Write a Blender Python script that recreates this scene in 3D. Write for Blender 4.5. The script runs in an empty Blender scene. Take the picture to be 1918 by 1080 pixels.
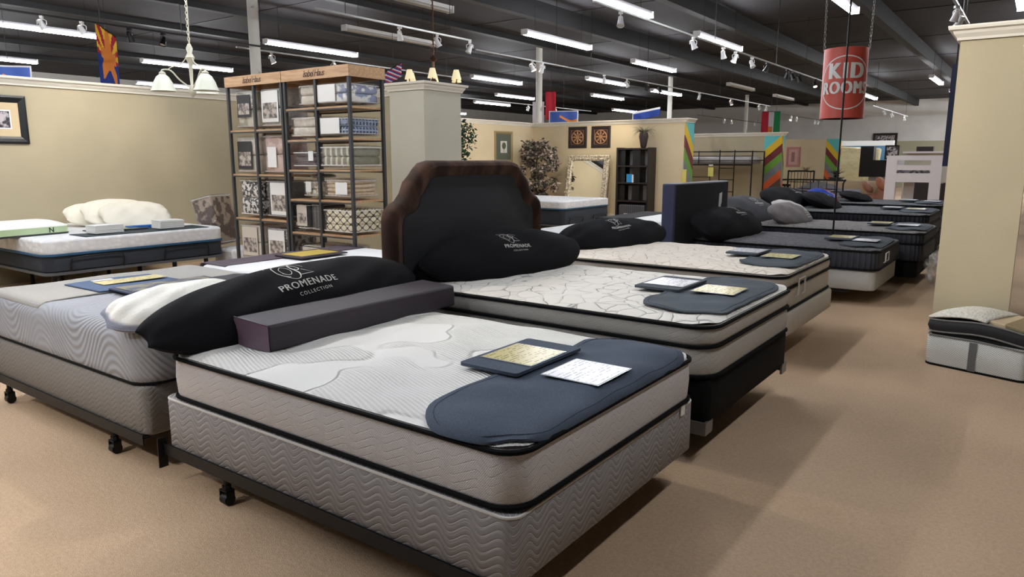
import bpy, bmesh, math, random
from mathutils import Vector, Matrix
random.seed(7)
C = bpy.context.scene.collection
sc = bpy.context.scene
PI = math.pi
R = math.radians

# ------------------------------------------------------------------ camera, world, exposure
cd = bpy.data.cameras.new('camera'); cam = bpy.data.objects.new('camera', cd); C.objects.link(cam)
cd.sensor_width = 36.0; cd.lens = 1355.0 / 1918.0 * 36.0; cd.clip_start = .05; cd.clip_end = 200
fw = Vector((-0.57873095, 0.79634119, -0.17581578)).normalized()
rt = Vector((fw.y, -fw.x, 0)).normalized(); up = rt.cross(fw)
cam.matrix_world = Matrix.Translation((0, 0, 1.48)) @ Matrix((rt, up, -fw)).transposed().to_4x4()
sc.camera = cam
w = bpy.data.worlds.new('world'); sc.world = w; w.use_nodes = True
w.node_tree.nodes['Background'].inputs[0].default_value = (.75, .8, .9, 1)
w.node_tree.nodes['Background'].inputs[1].default_value = .03
sc.view_settings.view_transform = 'Standard'; sc.view_settings.look = 'None'
sc.view_settings.gamma = 1; sc.view_settings.use_curve_mapping = False
sc.view_settings.exposure = 1.28
TUBE = 34.0      # radiance of the fluorescent tubes
SPOT = 60.0      # watts of a lit track head

# ------------------------------------------------------------------ node helpers
def lin(c): return tuple(((v/255.)/12.92 if v/255. <= .04045 else ((v/255.+.055)/1.055)**2.4) for v in c)
class S:
    def __init__(s, t, k): s.t = t; s.k = k
    def op(s, o, b=None, c=None, rev=False):
        n = s.t.nodes.new('ShaderNodeMath'); n.operation = o
        a = [s, b, c]
        if rev: a = [b, s, c]
        for i, v in enumerate(a):
            if v is None: continue
            if isinstance(v, S): s.t.links.new(v.k, n.inputs[i])
            else: n.inputs[i].default_value = v
        return S(s.t, n.outputs[0])
    def __add__(s, o): return s.op('ADD', o)
    __radd__ = __add__
    def __mul__(s, o): return s.op('MULTIPLY', o)
    __rmul__ = __mul__
    def __sub__(s, o): return s.op('SUBTRACT', o)
    def __rsub__(s, o): return s.op('SUBTRACT', o, rev=True)
    def __truediv__(s, o): return s.op('DIVIDE', o)
    def __neg__(s): return s.op('MULTIPLY', -1)
    def __pow__(s, o): return s.op('POWER', o)
    def sin(s): return s.op('SINE')
    def abs(s): return s.op('ABSOLUTE')
    def fract(s): return s.op('FRACT')
    def floor(s): return s.op('FLOOR')
    def gt(s, v): return s.op('GREATER_THAN', v)
    def mx(s, v): return s.op('MAXIMUM', v)
    def mn(s, v): return s.op('MINIMUM', v)
    def sm(s, a, b):
        n = s.t.nodes.new('ShaderNodeMapRange'); n.interpolation_type = 'SMOOTHSTEP'
        s.t.links.new(s.k, n.inputs[0]); n.inputs[1].default_value = a; n.inputs[2].default_value = b
        return S(s.t, n.outputs[0])
class G:
    """what a material function gets: object coordinates and textures"""
    def __init__(g, t):
        g.t = t; tc = t.nodes.new('ShaderNodeTexCoord'); g.v = tc.outputs['Object']
        sp = t.nodes.new('ShaderNodeSeparateXYZ'); t.links.new(g.v, sp.inputs[0])
        g.x, g.y, g.z = (S(t, sp.outputs[i]) for i in range(3))
        gn = t.nodes.new('ShaderNodeNewGeometry'); sn = t.nodes.new('ShaderNodeSeparateXYZ')
        t.links.new(gn.outputs['Normal'], sn.inputs[0]); g.nz = S(t, sn.outputs[2]); g.nx = S(t, sn.outputs[0])
    def vec(g, x, y, z):
        n = g.t.nodes.new('ShaderNodeCombineXYZ')
        for i, v in enumerate((x, y, z)):
            if isinstance(v, S): g.t.links.new(v.k, n.inputs[i])
            else: n.inputs[i].default_value = v
        return n.outputs[0]
    def noise(g, sc_=5, det=2, vec=None, rough=.5):
        n = g.t.nodes.new('ShaderNodeTexNoise'); g.t.links.new(vec or g.v, n.inputs['Vector'])
        n.inputs['Scale'].default_value = sc_; n.inputs['Detail'].default_value = det; n.inputs['Roughness'].default_value = rough
        return S(g.t, n.outputs[0])
    def vor(g, sc_=5, feat='F1', vec=None):
        n = g.t.nodes.new('ShaderNodeTexVoronoi'); n.feature = feat; g.t.links.new(vec or g.v, n.inputs['Vector'])
        n.inputs['Scale'].default_value = sc_
        return S(g.t, n.outputs['Distance'])
    def mix(g, f, a, b):
        n = g.t.nodes.new('ShaderNodeMix'); n.data_type = 'RGBA'
        if isinstance(f, S): g.t.links.new(f.k, n.inputs[0])
        else: n.inputs[0].default_value = f
        for i, v in ((6, a), (7, b)):
            if isinstance(v, tuple): n.inputs[i].default_value = lin(v) + (1,)
            else: g.t.links.new(v, n.inputs[i])
        return n.outputs[2]
MATS = {}
def mat(name, col=(200, 200, 200), rough=.7, metal=0, fn=None, emit=0, alpha=1, spec=.5, sheen=0, dist=.002):
    if name in MATS: return MATS[name]
    m = bpy.data.materials.new(name); m.use_nodes = True; t = m.node_tree
    b = t.nodes['Principled BSDF']
    b.inputs['Base Color'].default_value = lin(col) + (1,); b.inputs['Roughness'].default_value = rough
    b.inputs['Metallic'].default_value = metal; b.inputs['Specular IOR Level'].default_value = spec
    b.inputs['Sheen Weight'].default_value = sheen
    if emit:
        b.inputs['Emission Color'].default_value = lin(col) + (1,); b.inputs['Emission Strength'].default_value = emit
    if alpha < 1:
        b.inputs['Alpha'].default_value = alpha
    if fn:
        g = G(t); r = fn(g)
        if 'c' in r: t.links.new(r['c'], b.inputs['Base Color'])
        if 'r' in r: t.links.new(r['r'].k, b.inputs['Roughness'])
        if 'a' in r: t.links.new(r['a'].k, b.inputs['Alpha'])
        if 'h' in r:
            n = t.nodes.new('ShaderNodeBump'); n.inputs['Distance'].default_value = r.get('d', dist)
            n.inputs['Strength'].default_value = r.get('s', 1.0)
            t.links.new(r['h'].k, n.inputs['Height']); t.links.new(n.outputs[0], b.inputs['Normal'])
    MATS[name] = m
    return m

# ------------------------------------------------------------------ mesh helpers
class MB:
    def __init__(s): s.v = []; s.f = []; s.m = []
    def add(s, vs, fs, mi=0, M=None):
        o = len(s.v)
        s.v += [tuple(M @ Vector(p)) if M else tuple(p) for p in vs]
        s.f += [tuple(i + o for i in f) for f in fs]; s.m += [mi] * len(fs)
        return s
    def box(s, x0, x1, y0, y1, z0, z1, mi=0, M=None):
        vs = [(x, y, z) for x in (x0, x1) for y in (y0, y1) for z in (z0, z1)]
        return s.add(vs, [(0, 1, 3, 2), (4, 6, 7, 5), (0, 4, 5, 1), (2, 3, 7, 6), (0, 2, 6, 4), (1, 5, 7, 3)], mi, M)
    def tube(s, pts, r, n=8, closed=False, mi=0, M=None, cap=True):
        pts = [Vector(p) for p in pts]; L = len(pts); vs = []; fs = []
        prev = None
        for i, p in enumerate(pts):
            if closed: d = pts[(i+1) % L] - pts[i-1]
            else: d = pts[min(i+1, L-1)] - pts[max(i-1, 0)]
            if d.length < 1e-9: d = Vector((0, 0, 1))
            d.normalize()
            if prev is None:
                a = Vector((0, 0, 1)) if abs(d.z) < .9 else Vector((1, 0, 0))
                a = (a - d * a.dot(d)).normalized()
            else:
                a = (prev - d * prev.dot(d)).normalized()
            prev = a; b = d.cross(a)
            rr = r[i] if isinstance(r, (list, tuple)) else r
            vs += [tuple(p + a * (rr * math.cos(2*PI*k/n)) + b * (rr * math.sin(2*PI*k/n))) for k in range(n)]
        for i in range(L if closed else L - 1):
            j = (i + 1) % L
            fs += [(i*n+k, i*n+(k+1) % n, j*n+(k+1) % n, j*n+k) for k in range(n)]
        if not closed and cap:
            fs += [tuple(range(n))[::-1], tuple((L-1)*n + k for k in range(n))]
        return s.add(vs, fs, mi, M)
    def lathe(s, prof, n=16, mi=0, M=None, cap=False):
        vs = []; fs = []; L = len(prof)
        for r, z in prof: vs += [(r*math.cos(2*PI*k/n), r*math.sin(2*PI*k/n), z) for k in range(n)]
        for i in range(L-1): fs += [(i*n+k, i*n+(k+1) % n, (i+1)*n+(k+1) % n, (i+1)*n+k) for k in range(n)]
        if cap: fs += [tuple(range(n))[::-1], tuple((L-1)*n+k for k in range(n))]
        return s.add(vs, fs, mi, M)
    def grid(s, fn, nu, nv, mi=0, mf=None, M=None, cu=False):
        vs = [fn(i/nu, j/nv) for i in range(nu + 1) for j in range(nv + 1)]
        for i in range(nu):
            for j in range(nv):
                pass
        fs = [(i*(nv+1)+j, (i+1)*(nv+1)+j, (i+1)*(nv+1)+j+1, i*(nv+1)+j+1) for i in range(nu) for j in range(nv)]
        s.add(vs, fs, mi, M)
        if mf: s.m[-len(fs):] = [mf((i+.5)/nu, (j+.5)/nv) for i in range(nu) for j in range(nv)]
        return s
    def prism(s, poly, z0, z1, mi=0, M=None):
        n = len(poly); vs = [(x, y, z0) for x, y in poly] + [(x, y, z1) for x, y in poly]
        fs = [tuple(range(n))[::-1], tuple(range(n, 2*n))] + [(k, (k+1) % n, n+(k+1) % n, n+k) for k in range(n)]
        return s.add(vs, fs, mi, M)
def obj(name, mb, m, parent=None, loc=(0, 0, 0), rot=(0, 0, 0), smooth=True, bev=0, ang=40, solid=0, **tags):
    me = bpy.data.meshes.new(name); me.from_pydata(mb.v, [], mb.f)
    ms = m if isinstance(m, (list, tuple)) else [m]
    for x in ms: me.materials.append(x)
    if len(ms) > 1: me.polygons.foreach_set('material_index', mb.m)
    if smooth:
        me.polygons.foreach_set('use_smooth', [True] * len(me.polygons)); me.set_sharp_from_angle(angle=R(ang))
    me.update()
    o = bpy.data.objects.new(name, me); C.objects.link(o); o.location = loc; o.rotation_euler = rot
    if parent: o.parent = parent
    if solid:
        md = o.modifiers.new('solid', 'SOLIDIFY'); md.thickness = solid; md.offset = 0
    if bev:
        md = o.modifiers.new('bevel', 'BEVEL'); md.width = bev; md.segments = 2; md.limit_method = 'ANGLE'; md.angle_limit = R(50)
    for k, v in tags.items(): o[k] = v
    return o
def bx(name, x0, x1, y0, y1, z0, z1, m, parent=None, bev=0, **t):
    """a box object with its origin at its own base centre"""
    cx, cy = (x0+x1)/2, (y0+y1)/2
    return obj(name, MB().box(x0-cx, x1-cx, y0-cy, y1-cy, 0, z1-z0), m, parent, (cx, cy, z0), smooth=bev > 0, bev=bev, **t)
def thing(name, label, cat, loc=(0, 0, 0), rz=0, group=None, rot=None):
    o = bpy.data.objects.new(name, None); C.objects.link(o); o.empty_display_size = .1
    o.location = loc; o.rotation_euler = rot or (0, 0, rz); o['label'] = label; o['category'] = cat
    if group: o['group'] = group
    return o
def dup(root, loc=None, rz=None, label=None, group=None):
    r = root.copy(); C.objects.link(r)
    if loc: r.location = loc
    if rz is not None: r.rotation_euler = (0, 0, rz)
    if label: r['label'] = label
    if group: r['group'] = group
    for ch in list(root.children):
        c = ch.copy(); C.objects.link(c); c.parent = r
        for g in list(ch.children):
            d = g.copy(); C.objects.link(d); d.parent = c
    return r
def rrect(x0, x1, y0, y1, r, n=6, seg=.12):
    """rounded rectangle outline, counter clockwise, sides subdivided"""
    pts = []
    cs = [(x1-r, y0+r, -90), (x1-r, y1-r, 0), (x0+r, y1-r, 90), (x0+r, y0+r, 180)]
    for i, (cx, cy, a0) in enumerate(cs):
        arc = [(cx + r*math.cos(R(a0 + 90*k/n)), cy + r*math.sin(R(a0 + 90*k/n))) for k in range(n+1)]
        pts += arc
        nx = cs[(i+1) % 4]; a1 = nx[2]
        q = (nx[0] + r*math.cos(R(a1)), nx[1] + r*math.sin(R(a1)))
        d = math.dist(arc[-1], q); m = int(d/seg)
        pts += [(arc[-1][0] + (q[0]-arc[-1][0])*k/m, arc[-1][1] + (q[1]-arc[-1][1])*k/m) for k in range(1, m)] if m > 1 else []
    return pts
def inset(pts, d, cx, cy, hx, hy):
    """shrink an outline by d towards its centre (half sizes hx, hy)"""
    fx = max(0, (hx - d)/hx); fy = max(0, (hy - d)/hy)
    return [((x-cx)*fx + cx, (y-cy)*fy + cy) for x, y in pts]
def rings(mb, loops, capb=True, capt=True, mi=0):
    """loops: list of equal-length 3D loops, skinned bottom to top"""
    n = len(loops[0]); vs = [p for l in loops for p in l]; fs = []
    for i in range(len(loops)-1):
        fs += [(i*n+k, i*n+(k+1) % n, (i+1)*n+(k+1) % n, (i+1)*n+k) for k in range(n)]
    if capb: fs.append(tuple(range(n))[::-1])
    if capt: fs.append(tuple((len(loops)-1)*n + k for k in range(n)))
    return mb.add(vs, fs, mi)
def puffed_top(mb, out, hx, hy, zf, rn=26, mi=0):
    """a top sheet over outline `out` (centred on 0,0), heights from zf(x, y)"""
    loops = []
    for i in range(rn):
        s = 1 - (i/rn)**1.0 * (1 - .02)
        s = 1 - i/rn if i < rn-1 else .02
        loops.append([(x*s, y*s, zf(x*s, y*s)) for x, y in out])
    return rings(mb, loops, capb=False, capt=True, mi=mi)
_txt = {}
def text2d(body, bold=0.0, shear=0.0, space=1.0):
    """flat text as 2D triangles, height about 0.7, centred in x on 0"""
    key = (body, bold, shear, space)
    if key in _txt: return _txt[key]
    cu = bpy.data.curves.new('t', 'FONT'); cu.body = body; cu.size = 1; cu.offset = bold; cu.shear = shear
    cu.space_character = space; cu.resolution_u = 3; cu.align_x = 'CENTER'
    o = bpy.data.objects.new('t', cu); C.objects.link(o)
    dg = bpy.context.evaluated_depsgraph_get(); dg.update()
    me = bpy.data.meshes.new_from_object(o.evaluated_get(dg))
    bm = bmesh.new(); bm.from_mesh(me); bmesh.ops.triangulate(bm, faces=bm.faces)
    vs = [(v.co.x, v.co.y) for v in bm.verts]; fs = [tuple(v.index for v in f.verts) for f in bm.faces]
    bm.free(); bpy.data.objects.remove(o); bpy.data.curves.remove(cu)
    _txt[key] = (vs, fs); return _txt[key]
def ribbon(pts, w):
    vs = []; fs = []
    for i, p in enumerate(pts):
        a = pts[max(i-1, 0)]; b = pts[min(i+1, len(pts)-1)]
        d = Vector((b[0]-a[0], b[1]-a[1])); d = d.normalized() if d.length > 1e-9 else Vector((1, 0))
        ww = w(i/(len(pts)-1)) if callable(w) else w
        vs += [(p[0]-d.y*ww, p[1]+d.x*ww), (p[0]+d.y*ww, p[1]-d.x*ww)]
    fs = [(2*i, 2*i+1, 2*i+3, 2*i+2) for i in range(len(pts)-1)]
    return vs, fs
def smooth_pts(p, k=4):
    out = []
    for i in range(len(p)-1):
        p0, p1, p2, p3 = p[max(i-1, 0)], p[i], p[i+1], p[min(i+2, len(p)-1)]
        for j in range(k):
            t = j/k
            out.append(tuple(.5*((2*p1[a]) + (-p0[a]+p2[a])*t + (2*p0[a]-5*p1[a]+4*p2[a]-p3[a])*t*t + (-p0[a]+3*p1[a]-3*p2[a]+p3[a])*t**3) for a in range(len(p1))))
    return out + [p[-1]]

# ------------------------------------------------------------------ materials
def carpet(g):
    n = g.noise(.45, 3); f = g.noise(220, 2); h = g.noise(60, 3)
    c = g.mix(n.sm(.4, .62), (214, 185, 155), (198, 171, 142))
    c = g.mix((f*.6 + h*.4).sm(.3, .72), g.mix(.35, c, (104, 88, 72)), c)
    return dict(c=c, h=f*.7 + h*.5, d=.006)
M_CARPET = mat('carpet', rough=.95, fn=carpet, spec=.1)
M_CEIL = mat('ceiling_black', (50, 48, 52), .8, fn=lambda g: dict(c=g.mix(g.noise(.5, 4).sm(.35, .65), (32, 30, 33), (44, 41, 45))))
M_BEAM = mat('beam_black', (14, 14, 16), .6)
def wallpaint(c1):
    def f(g): 
        n = g.noise(1.2, 2)
        return dict(c=g.mix(n.sm(.3, .7), c1, tuple(int(v*.96) for v in c1)), h=g.noise(90, 2), d=.0006)
    return f
M_WALL = mat('wall_tan', rough=.85, fn=wallpaint((178, 166, 138)))
M_WALL2 = mat('wall_cream', rough=.85, fn=wallpaint((214, 196, 160)))
M_WALL3 = mat('wall_sage_white', rough=.85, fn=wallpaint((192, 188, 170)))
M_GREY = mat('wall_grey', rough=.9, fn=wallpaint((226, 225, 221)))
M_OLIVE = mat('wall_olive', (170, 168, 142), .9)
M_CROWN = mat('crown_paint', (222, 216, 202), .45)
M_COL = mat('column_white', rough=.6, fn=lambda g: dict(c=g.mix(g.noise(3, 4).sm(.62, .7), (222, 220, 212), (150, 146, 138))))
M_TUBE = mat('tube_lit', (246, 249, 255), .5, emit=TUBE)
M_TUBEOFF = mat('tube_unlit', (190, 185, 178), .4)
M_HOUSE = mat('fixture_housing', (70, 68, 70), .5)
M_WHITE = mat('white_plastic', (225, 225, 225), .4)
M_BULB = mat('spot_bulb', (255, 236, 205), .5, emit=60)
M_BLACKM = mat('black_metal', (15, 15, 17), .45, .3)
M_STEEL = mat('dark_steel', (30, 29, 30), .5, .5)
M_ALU = mat('grey_steel', (140, 140, 138), .4, .8)
M_PIPE = mat('black_piping', (10, 10, 12), .9, spec=.15)
M_BLACKF = mat('black_fabric', (26, 26, 29), .9, sheen=0, spec=.15, fn=lambda g: dict(h=g.noise(700, 1), d=.001, c=g.mix(g.noise(3, 3), (17, 17, 20), (25, 25, 29))))
M_NAVYPAD = mat('navy_denim', rough=.85, fn=lambda g: dict(c=g.mix(g.noise(350, 2).sm(.3, .7), (48, 58, 74), (72, 83, 99)), h=g.noise(500, 1), d=.001))
M_GREYPAD = mat('slate_pad', rough=.85, fn=lambda g: dict(c=g.mix(g.noise(350, 2).sm(.3, .7), (56, 64, 72), (74, 82, 90)), h=g.noise(500, 1), d=.001))
M_STITCH = mat('dark_stitching', (34, 42, 56), .8)
M_PLUM = mat('plum_vinyl', rough=.55, fn=lambda g: dict(c=g.mix(g.noise(60, 3), (44, 37, 45), (52, 45, 53))))
M_GLOSSCLEAR = None
def card(c1, ink):
    def f(g):
        row = (g.x*55).fract(); r_id = (g.x*55).floor()
        ln = row.gt(.45)*(1-row.gt(.85))
        n = g.noise(1, 2, g.vec(r_id*7.3, g.y*60, 0.0)).gt(.47)
        edge = (g.x.abs().gt(.115) + g.y.abs().gt(.125)).mn(1.0)
        blk = g.noise(1, 1, g.vec(r_id*.9+3, g.y*5, 0.0)).gt(.45)
        return dict(c=g.mix(ln*n*blk*(1-edge)*.75, c1, ink))
    return f
M_YCARD = mat('yellow_card', rough=.25, fn=card((222, 210, 156), (128, 112, 66)))
M_WCARD = mat('white_card', rough=.25, fn=card((222, 222, 228), (120, 120, 130)))
M_CARDEDGE = mat('clear_sleeve_edge', (150, 156, 162), .2)
M_PAPER = mat('white_paper', (232, 232, 228), .6)
M_LOGO = mat('logo_print', (205, 204, 198), .6)
M_SHELFWOOD = mat('shelf_wood', rough=.5, fn=lambda g: dict(c=g.mix(g.noise(4, 4, g.vec(g.x*1, g.y*12, g.z*12)).sm(.35, .65), (196, 160, 122), (176, 138, 100))))
M_POST = mat('shelf_post', (66, 68, 70), .5, .3)
M_INK = mat('brown_ink', (60, 34, 24), .7)

def sidewave(c1, c2, lam=.13, sp=.028, amp=.02):
    def f(g):
        h = g.x + g.y
        ph = h*(2*PI/lam)
        wz = g.z + (ph + ph.sin()*.25).sin()*amp
        q = (wz/sp)
        a = ((q*1.0).fract() - .5).abs()          # 0.5 at the line
        a2 = ((q*1.0 + (ph*.5).sin()*.12 + .3).fract() - .5).abs()
        ln = a.sm(.42, .5).mx(a2.sm(.44, .5)*.6)
        w_ = g.noise(900, 1)
        return dict(c=g.mix(ln, c1, c2), h=(1 - (a*2)**4)*.6 - ln*.2 + w_*.08, d=.0024)
    return f
M_BOXWAVE = mat('box_spring_wave_quilting', rough=.75, fn=sidewave((136, 133, 135), (204, 201, 199)))
M_BOXPLAIN = mat('box_spring_pale_ticking', rough=.8, fn=lambda g: dict(c=g.mix(g.noise(300, 2), (178, 172, 164), (196, 190, 182)), h=g.noise(400, 1), d=.001))
M_BOXGREY = mat('box_spring_grey_linen', rough=.85, fn=lambda g: dict(c=g.mix(g.noise(260, 2), (148, 146, 142), (170, 168, 164)), h=g.noise(300, 1), d=.001))
M_BOXBLACK = mat('box_spring_black_cloth', (7, 7, 8), .9, spec=.2)
M_BOXEDGE = mat('pale_edge_binding', (206, 202, 196), .7)
def meshside(c1, c2, k=.0068):
    def f(g):
        h = g.x + g.y
        u = h/k; v = g.z/(k*.62)
        off = ((v*.5).floor()*2 - v.floor()).abs()*.5
        d = (((u + off).fract()-.5).abs()*1.1 + (v.fract()-.5).abs()*.9)
        dots = 1 - d.sm(.18, .42)
        ph = h*(2*PI/.15)
        wv = ((g.z + (ph + ph.sin()*.5).sin()*.02)/.03).fract()
        wl = ((wv-.5).abs()).sm(.40, .5)
        return dict(c=g.mix(dots*.85, c1, c2), h=-1*dots*.5 - wl*.7, d=.002)
    return f
M_SIDE_A = mat('knit_side_panel', rough=.7, fn=meshside((212, 208, 208), (84, 82, 88), .0078))
M_SIDE_B = mat('striped_knit_side_panel', rough=.7, fn=meshside((186, 182, 174), (122, 120, 118), .0075))
M_SIDE_C = mat('pale_velvet_side', rough=.7, fn=lambda g: dict(c=g.mix(g.noise(6, 3), (160, 152, 142), (182, 175, 164)), h=g.noise(200, 2), d=.002))
def topA(g):
    msk = (g.noise(2.6, 1) + ((g.x*9).sin()*(g.y*7.5).sin())*.10)
    z = msk.sm(.47, .5)
    rib = ((g.x*.35 + g.y)*(2*PI/.017)).sin()
    dots = (g.x*(2*PI/.012)).sin()
    edge = 1-((msk-.485).abs()).sm(0.0, .03)
    return dict(c=g.mix((rib.mx(0.0)*(dots*.5+.5))*z*.42, (228, 226, 221), (150, 146, 140)), h=rib*z*.5 - edge*2.4, d=.004)
M_TOP_A = mat('white_knit_top', rough=.75, fn=topA)
def crackle(s1, amt, c1, c2, d=.004, wd=.035):
    def f(g):
        nx = g.noise(6, 2); 
        v = g.vec(g.x + (nx-.5)*.10, g.y + (g.noise(5, 1, g.vec(g.y, g.x, 3.0))-.5)*.12, 0.0)
        e = g.vor(s1, 'DISTANCE_TO_EDGE', v)
        ln = (1 - e.sm(0.0, wd)) 
        brk = g.noise(9, 1).sm(.42, .52)
        return dict(c=g.mix(ln*brk*amt, c1, c2), h=e.mn(.12)*6 - ln*.6 + g.noise(500, 1)*.1, d=d)
    return f
M_TOP_B = mat('white_top_scribble_quilting', rough=.75, fn=crackle(8, .75, (222, 218, 210), (112, 112, 114)))
M_TOP_C = mat('white_top_floral_quilting', rough=.75, fn=crackle(11, .5, (226, 216, 202), (150, 140, 128), wd=.05))
M_TOP_D = mat('charcoal_quilted_top', rough=.8, fn=crackle(12, .5, (92, 92, 96), (50, 50, 54), d=.008))
M_TOP_E = mat('grey_quilted_top', rough=.8, fn=crackle(11, .5, (124, 120, 118), (84, 82, 82), d=.008))
M_TOP_F = mat('dark_slate_quilted_top', rough=.8, fn=crackle(7, .4, (84, 86, 88), (54, 56, 58), d=.008))
M_SIDE_NAVY = mat('navy_side_panel', rough=.7, fn=lambda g: dict(c=g.mix((((g.x+g.y)*(2*PI/.055)).sin()).sm(.2, .9), (24, 26, 36), (34, 36, 48)), h=((g.x+g.y)*(2*PI/.055)).sin(), d=.004))
def foamwave(g):
    s = g.x; t = g.y*.9 + g.z*1.0
    f = t + (s*(2*PI/.80)+t*1.2).sin()*.17
    w_ = (f*(2*PI/.044)).sin()
    amp = .35 + g.noise(1.5, 1).sm(.35, .6)
    return dict(c=g.mix((w_*.5+.5)*.5, (150, 152, 158), (156, 158, 164)), h=w_*amp, d=.0016)
M_FOAM = mat('grey_wave_foam_cover', rough=.8, fn=foamwave)
def hexwhite(g):
    h = g.x + g.y
    e = g.vor(14, 'F1', g.vec(h, g.z*1.2, g.x*.5))
    return dict(c=g.mix(e.sm(.1, .6), (230, 230, 228), (218, 218, 219)), h=-1*e, d=.007)
M_WHITEQ = mat('white_honeycomb_cover', rough=.75, fn=hexwhite)
M_WHITEP = mat('smooth_white_cover', rough=.7, fn=lambda g: dict(h=((g.z + (g.x*9).sin()*.012)*(2*PI/.03)).sin()*.6, d=.003, c=g.mix(.0, (228, 228, 228), (228, 228, 228))))
M_BLUEEDGE = mat('blue_border', (32, 78, 112), .6)
M_NAVYB = mat('navy_base_cloth', rough=.8, fn=lambda g: dict(c=g.mix(g.noise(200, 2), (32, 36, 44), (42, 47, 56))))
M_FELT = mat('oatmeal_felt', rough=.9, fn=lambda g: dict(c=g.mix(g.noise(90, 3), (152, 148, 142), (170, 167, 160))))
M_BROWNV = mat('brown_velvet', rough=.8, spec=.15, sheen=.05, fn=lambda g: dict(c=g.mix(g.noise(5, 3, g.vec(g.x, g.y*2, g.z*.6)).sm(.35, .7), (44, 29, 23), (84, 58, 46))))
M_CHARV = mat('charcoal_panel_cloth', rough=.8, fn=lambda g: dict(c=g.mix(g.noise(3, 2), (27, 28, 33), (34, 36, 41)), h=g.noise(500, 1), d=.001))

# ------------------------------------------------------------------ the setting
def struct(name, mb, m, **k): return obj(name, mb, m, kind='structure', **k)
XL, XR, YN, YF, ZC = -30.0, 9.0, -9.0, 44.5, 4.6
struct('floor', MB().box(XL, XR, YN, YF, -.1, 0), M_CARPET, smooth=False)
ce = struct('ceiling', MB().box(XL, XR, YN, YF, ZC, ZC+.1), M_CEIL, smooth=False)
for x in (-25.0, -22.2, -19.5, -16.7, -14.0, -11.2, -8.4, -5.6, -2.85, -.05, 2.75, 5.5):
    bx('beam', x-.32, x-.14, YN, YF, ZC-(.34 if x > -11 else .12), ZC-.001, M_BEAM, ce)
for y in range(-6, 44, 4):
    bx('ceiling_seam', XL, XR, y-.02, y+.02, ZC-.012, ZC-.001, M_BEAM, ce)
fwl = struct('wall_far', MB().box(XL, XR, YF, YF+.1, 0, ZC), M_GREY, smooth=False)
bx('painted_dado', XL, XR, YF-.02, YF-.001, 0, 2.44, M_OLIVE, fwl)
struct('wall_near', MB().box(XL, XR, YN-.1, YN, 0, ZC), M_GREY, smooth=False)
struct('wall_outer_left', MB().box(XL-.1, XL, YN, YF, 0, ZC), M_GREY, smooth=False)
struct('wall_outer_right', MB().box(XR, XR+.1, YN, YF, 0, ZC), M_WALL, smooth=False)
def crown(name, pts, z=2.44, h_=.1, out=.075, closed=False, parent=None):
    """crown moulding swept along pts (counter clockwise path, outside to the right of travel)"""
    prof = [(0, -h_), (out*.25, -h_), (out*.3, -h_*.82), (out*.55, -h_*.55), (out*.62, -h_*.36), (out*.95, -h_*.28), (out, -h_*.1), (out, 0), (0, 0)]
    mb = MB(); n = len(pts); loops = []
    for i, p in enumerate(pts):
        p = Vector(p)
        if closed or 0 < i < n-1:
            a = (p - Vector(pts[i-1])).normalized(); b = (Vector(pts[(i+1) % n]) - p).normalized()
            na = Vector((a.y, -a.x)); nb = Vector((b.y, -b.x)); d = (na+nb).normalized(); k = 1/max(.3, d.dot(na))
        else:
            b = (Vector(pts[i+1]) - p).normalized() if i == 0 else (p - Vector(pts[i-1])).normalized()
            d = Vector((b.y, -b.x)); k = 1
        loops.append([(p.x + d.x*k*o, p.y + d.y*k*o, z + q) for o, q in prof])
    if closed: loops.append(loops[0])
    rings(mb, loops, capb=not closed, capt=not closed)
    return obj(name, mb, M_CROWN, parent, smooth=False, kind='structure')
# left partition behind the white bed, with its return towards the boxed pillar
struct('wall_left', MB().box(-10.1, -9.95, -4, 7.55, 0, 2.38), M_WALL, smooth=False)
crown('trim_1', [(-9.95, -4), (-9.95, 7.4), (-6.75, 7.4)][::1], 2.44)
bx('trim_2', -10.12, -9.95, -4, 7.55, 2.38, 2.44, M_CROWN, kind='structure')
struct('wall_back', MB().box(-9.95, -6.7, 7.4, 7.55, 0, 2.38), M_WALL, smooth=False)
bx('trim_3', -9.95, -6.7, 7.4, 7.55, 2.38, 2.44, M_CROWN, kind='structure')
struct('wall_pillar', MB().box(-6.98, -6.38, 6.9, 7.62, 0, 2.38), M_WALL3, smooth=False)
crown('trim_4', [(-6.98, 6.9), (-6.38, 6.9), (-6.38, 7.62), (-6.98, 7.62)], 2.44, closed=True)
bx('trim_5', -6.98, -6.38, 6.9, 7.62, 2.38, 2.44, M_CROWN, kind='structure')
# corner with the mirror
struct('wall_middle', MB().box(-11.5, -11.35, 9.0, 16.8, 0, 2.38), M_WALL2, smooth=False)
struct('wall_mirror', MB().box(-11.35, -6.98, 16.6, 17.12, 0, 2.38), M_WALL2, smooth=False)
crown('trim_6', [(-11.35, 9.0), (-11.35, 16.6), (-6.98, 16.6), (-6.98, 17.12)], 2.44)
bx('trim_7', -11.5, -11.35, 9.0, 16.8, 2.38, 2.44, M_CROWN, kind='structure')
bx('trim_8', -11.35, -6.98, 16.6, 17.12, 2.38, 2.44, M_CROWN, kind='structure')
# bunk-bed partition and the next one
struct('wall_bunk', MB().box(-11.0, -5.8, 20.4, 20.62, 0, 2.14), M_WALL, smooth=False)
crown('trim_9', [(-11.0, 20.4), (-5.8, 20.4), (-5.8, 20.62)], 2.2)
bx('trim_10', -11.0, -5.8, 20.4, 20.62, 2.14, 2.2, M_CROWN, kind='structure')
struct('wall_kids', MB().box(-10.5, -5.22, 24.3, 24.7, 0, 2.1), M_WALL2, smooth=False)
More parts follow.
